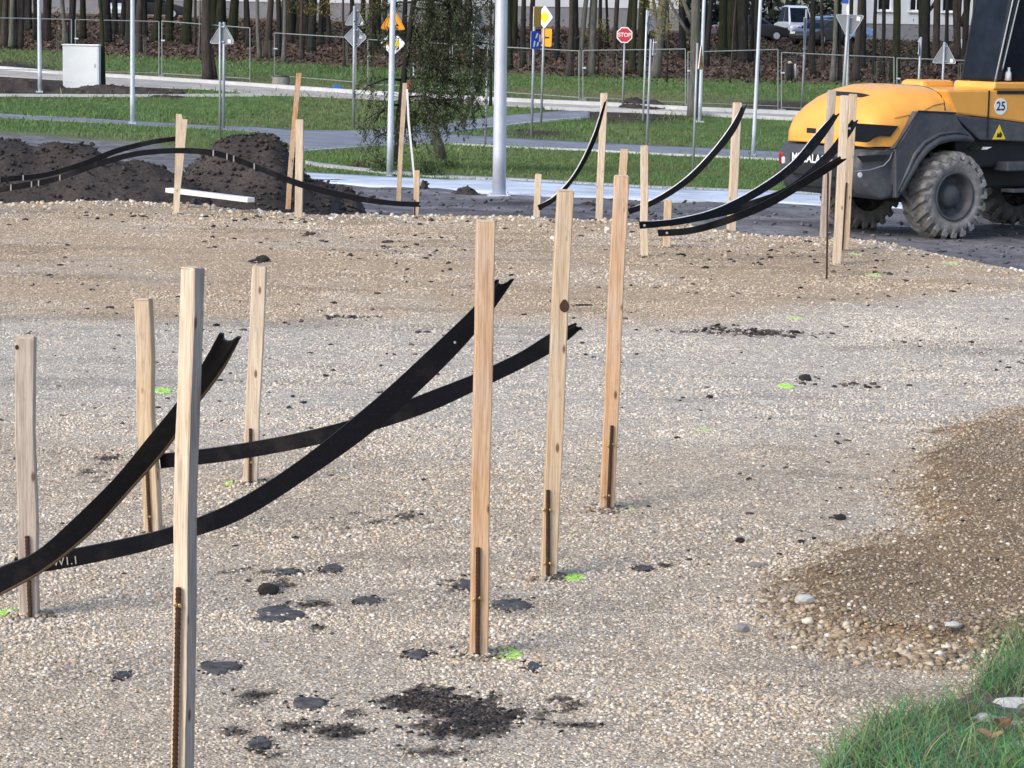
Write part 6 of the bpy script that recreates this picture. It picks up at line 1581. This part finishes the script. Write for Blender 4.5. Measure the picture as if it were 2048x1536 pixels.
# --- wheels
def wheel(u, sgn):
    W = thing('wheel', None, None, M(u, sgn * .9, RW)); W.parent = LO; W.location = M(u, sgn*.9, RW) - LO.location
    Ro = RW + .01; Rc = Ro - .05; v1 = VF; v0 = VF - .46; Ri = .335
    def X(a, v, r): return M(u + r*math.cos(a), sgn*v, RW + r*math.sin(a))
    prof = [(v0 + .03, Ri), (v0 + .0, Ri + .06), (v0 - .01, Ri + .15), (v0 + .03, Rc - .05), (v0 + .09, Rc), ((v0+v1)/2, Rc + .01), (v1 - .09, Rc), (v1 - .03, Rc - .05), (v1 + .01, Ri + .15), (v1 + .0, Ri + .06), (v1 - .03, Ri)]
    n = 56; q = MB(); k = len(prof)
    for i in range(n):
        for v, r in prof: q.v.append(X(2*math.pi*i/n, v, r))
    q.f = [[i*k + j, i*k + j+1, ((i+1) % n)*k + j+1, ((i+1) % n)*k + j] for i in range(n) for j in range(k-1)]
    ty = q.build('tyre', 'tyre', W, smooth_=True)
    lg = MB(); NL = 20
    for side in (0, 1):
        for i in range(NL):
            a0 = 2*math.pi*(i + side*.5)/NL
            sweep = .30
            cs = []
            for j in range(5):
                t_ = j / 4
                v = (v1 + .012 - t_*.27) if side == 0 else (v0 - .012 + t_*.27)
                a = a0 + sweep * t_; wd = .040 + .012*(1 - t_)
                rb = Rc - .06 if j == 0 else Rc - .02; rt = (Ro - .055) if j == 0 else Ro + .0
                cs.append((v, a, wd, rb, rt))
            b0 = len(lg.v)
            for (v, a, wd, rb, rt) in cs:
                lg.v += [X(a - wd/Ro*1.15, v, rb), X(a - wd/Ro*.8, v, rt), X(a + wd/Ro*.8, v, rt), X(a + wd/Ro*1.15, v, rb)]
            for j in range(4): lg.f += [[b0 + 4*j + c_, b0 + 4*j + c_+1, b0 + 4*j+4 + c_+1, b0 + 4*j+4 + c_] for c_ in range(3)]
            lg.f += [[b0, b0+1, b0+2, b0+3], [b0+16, b0+17, b0+18, b0+19]]
            # shoulder lug running down the sidewall
            v = v1 if side == 0 else v0; sg = 1 if side == 0 else -1
            b0 = len(lg.v)
            for (r, dv, wd) in ((Ro - .045, .012, .052), (Rc - .07, .016, .040), (Rc - .13, .004, .026)):
                lg.v += [X(a0 - wd/Ro - (.0 if r > Rc-.06 else .03), v + sg*(dv - .03), r), X(a0 - wd/Ro*.7 - (.0 if r > Rc-.06 else .03), v + sg*dv, r), X(a0 + wd/Ro*.7 - (.0 if r > Rc-.06 else .03), v + sg*dv, r), X(a0 + wd/Ro - (.0 if r > Rc-.06 else .03), v + sg*(dv - .03), r)]
            for j in range(2): lg.f += [[b0 + 4*j + c_, b0 + 4*j + c_+1, b0 + 4*j+4 + c_+1, b0 + 4*j+4 + c_] for c_ in range(3)]
    lg.build('lugs', 'tyre', ty)
    pr = [(v1 - .03, Ri + .005), (v1 + .0, Ri), (v1 - .015, Ri - .03), (v1 - .12, Ri - .05), (v1 - .17, Ri - .07), (v1 - .18, .20), (v1 - .16, .17), (v1 - .09, .15), (v1 - .06, .12), (v1 - .05, .0)]
    q = MB(); k = len(pr); n = 40
    for i in range(n):
        for v, r in pr: q.v.append(X(2*math.pi*i/n, v, r))
    q.f = [[i*k + j, i*k + j+1, ((i+1) % n)*k + j+1, ((i+1) % n)*k + j] for i in range(n) for j in range(k-1)]
    rm = q.build('rim', 'rim', W, smooth_=True)
    hb = MB()
    for i in range(8):
        a = 2*math.pi*i/8; p, p2 = X(a, v1 - .19, .235), X(a, v1 - .155, .235); hb.tube([p, p2], .018, 6)
    hb.build('wheel_nuts', 'rim', W)
for u in (0, 2.85):
    for sg in (1, -1): wheel(u, sg)

# ============================================================ LIGHT, SKY, CAMERA
w = bpy.data.worlds.new('World'); sc.world = w; w.use_nodes = True
nt = w.node_tree; bg = nt.nodes['Background']; sk = nt.nodes.new('ShaderNodeTexSky'); sk.sky_type = 'NISHITA'; sk.sun_disc = False
EL, AZ = rad(36), rad(226)       # sun azimuth clockwise from +Y
sk.sun_elevation = EL; sk.sun_rotation = AZ; sk.air_density = 1.0; sk.dust_density = 2.5; sk.ozone_density = 1.0
nt.links.new(sk.outputs[0], bg.inputs[0]); bg.inputs[1].default_value = .13
L = bpy.data.lights.new('sun', 'SUN'); L.energy = 1.0; L.angle = rad(28); L.color = (1.0, .95, .88)
lo = bpy.data.objects.new('sun', L); COL.objects.link(lo)
sd = Vector((math.sin(AZ) * math.cos(EL), math.cos(AZ) * math.cos(EL), math.sin(EL)))
lo.rotation_euler = sd.to_track_quat('Z', 'Y').to_euler()
cam = bpy.data.cameras.new('camera'); co = bpy.data.objects.new('camera', cam); COL.objects.link(co)
cam.sensor_width = 36; cam.lens = 36 * F / 2048; cam.clip_end = 3000; cam.clip_start = .1
mt = Matrix(((rgt[0], upv[0], -fwd[0], 0), (rgt[1], upv[1], -fwd[1], 0), (rgt[2], upv[2], -fwd[2], HC), (0, 0, 0, 1)))
co.matrix_world = mt; sc.camera = co
sc.view_settings.view_transform = 'Standard'; sc.view_settings.look = 'None'; sc.view_settings.exposure = .95; sc.view_settings.gamma = 1
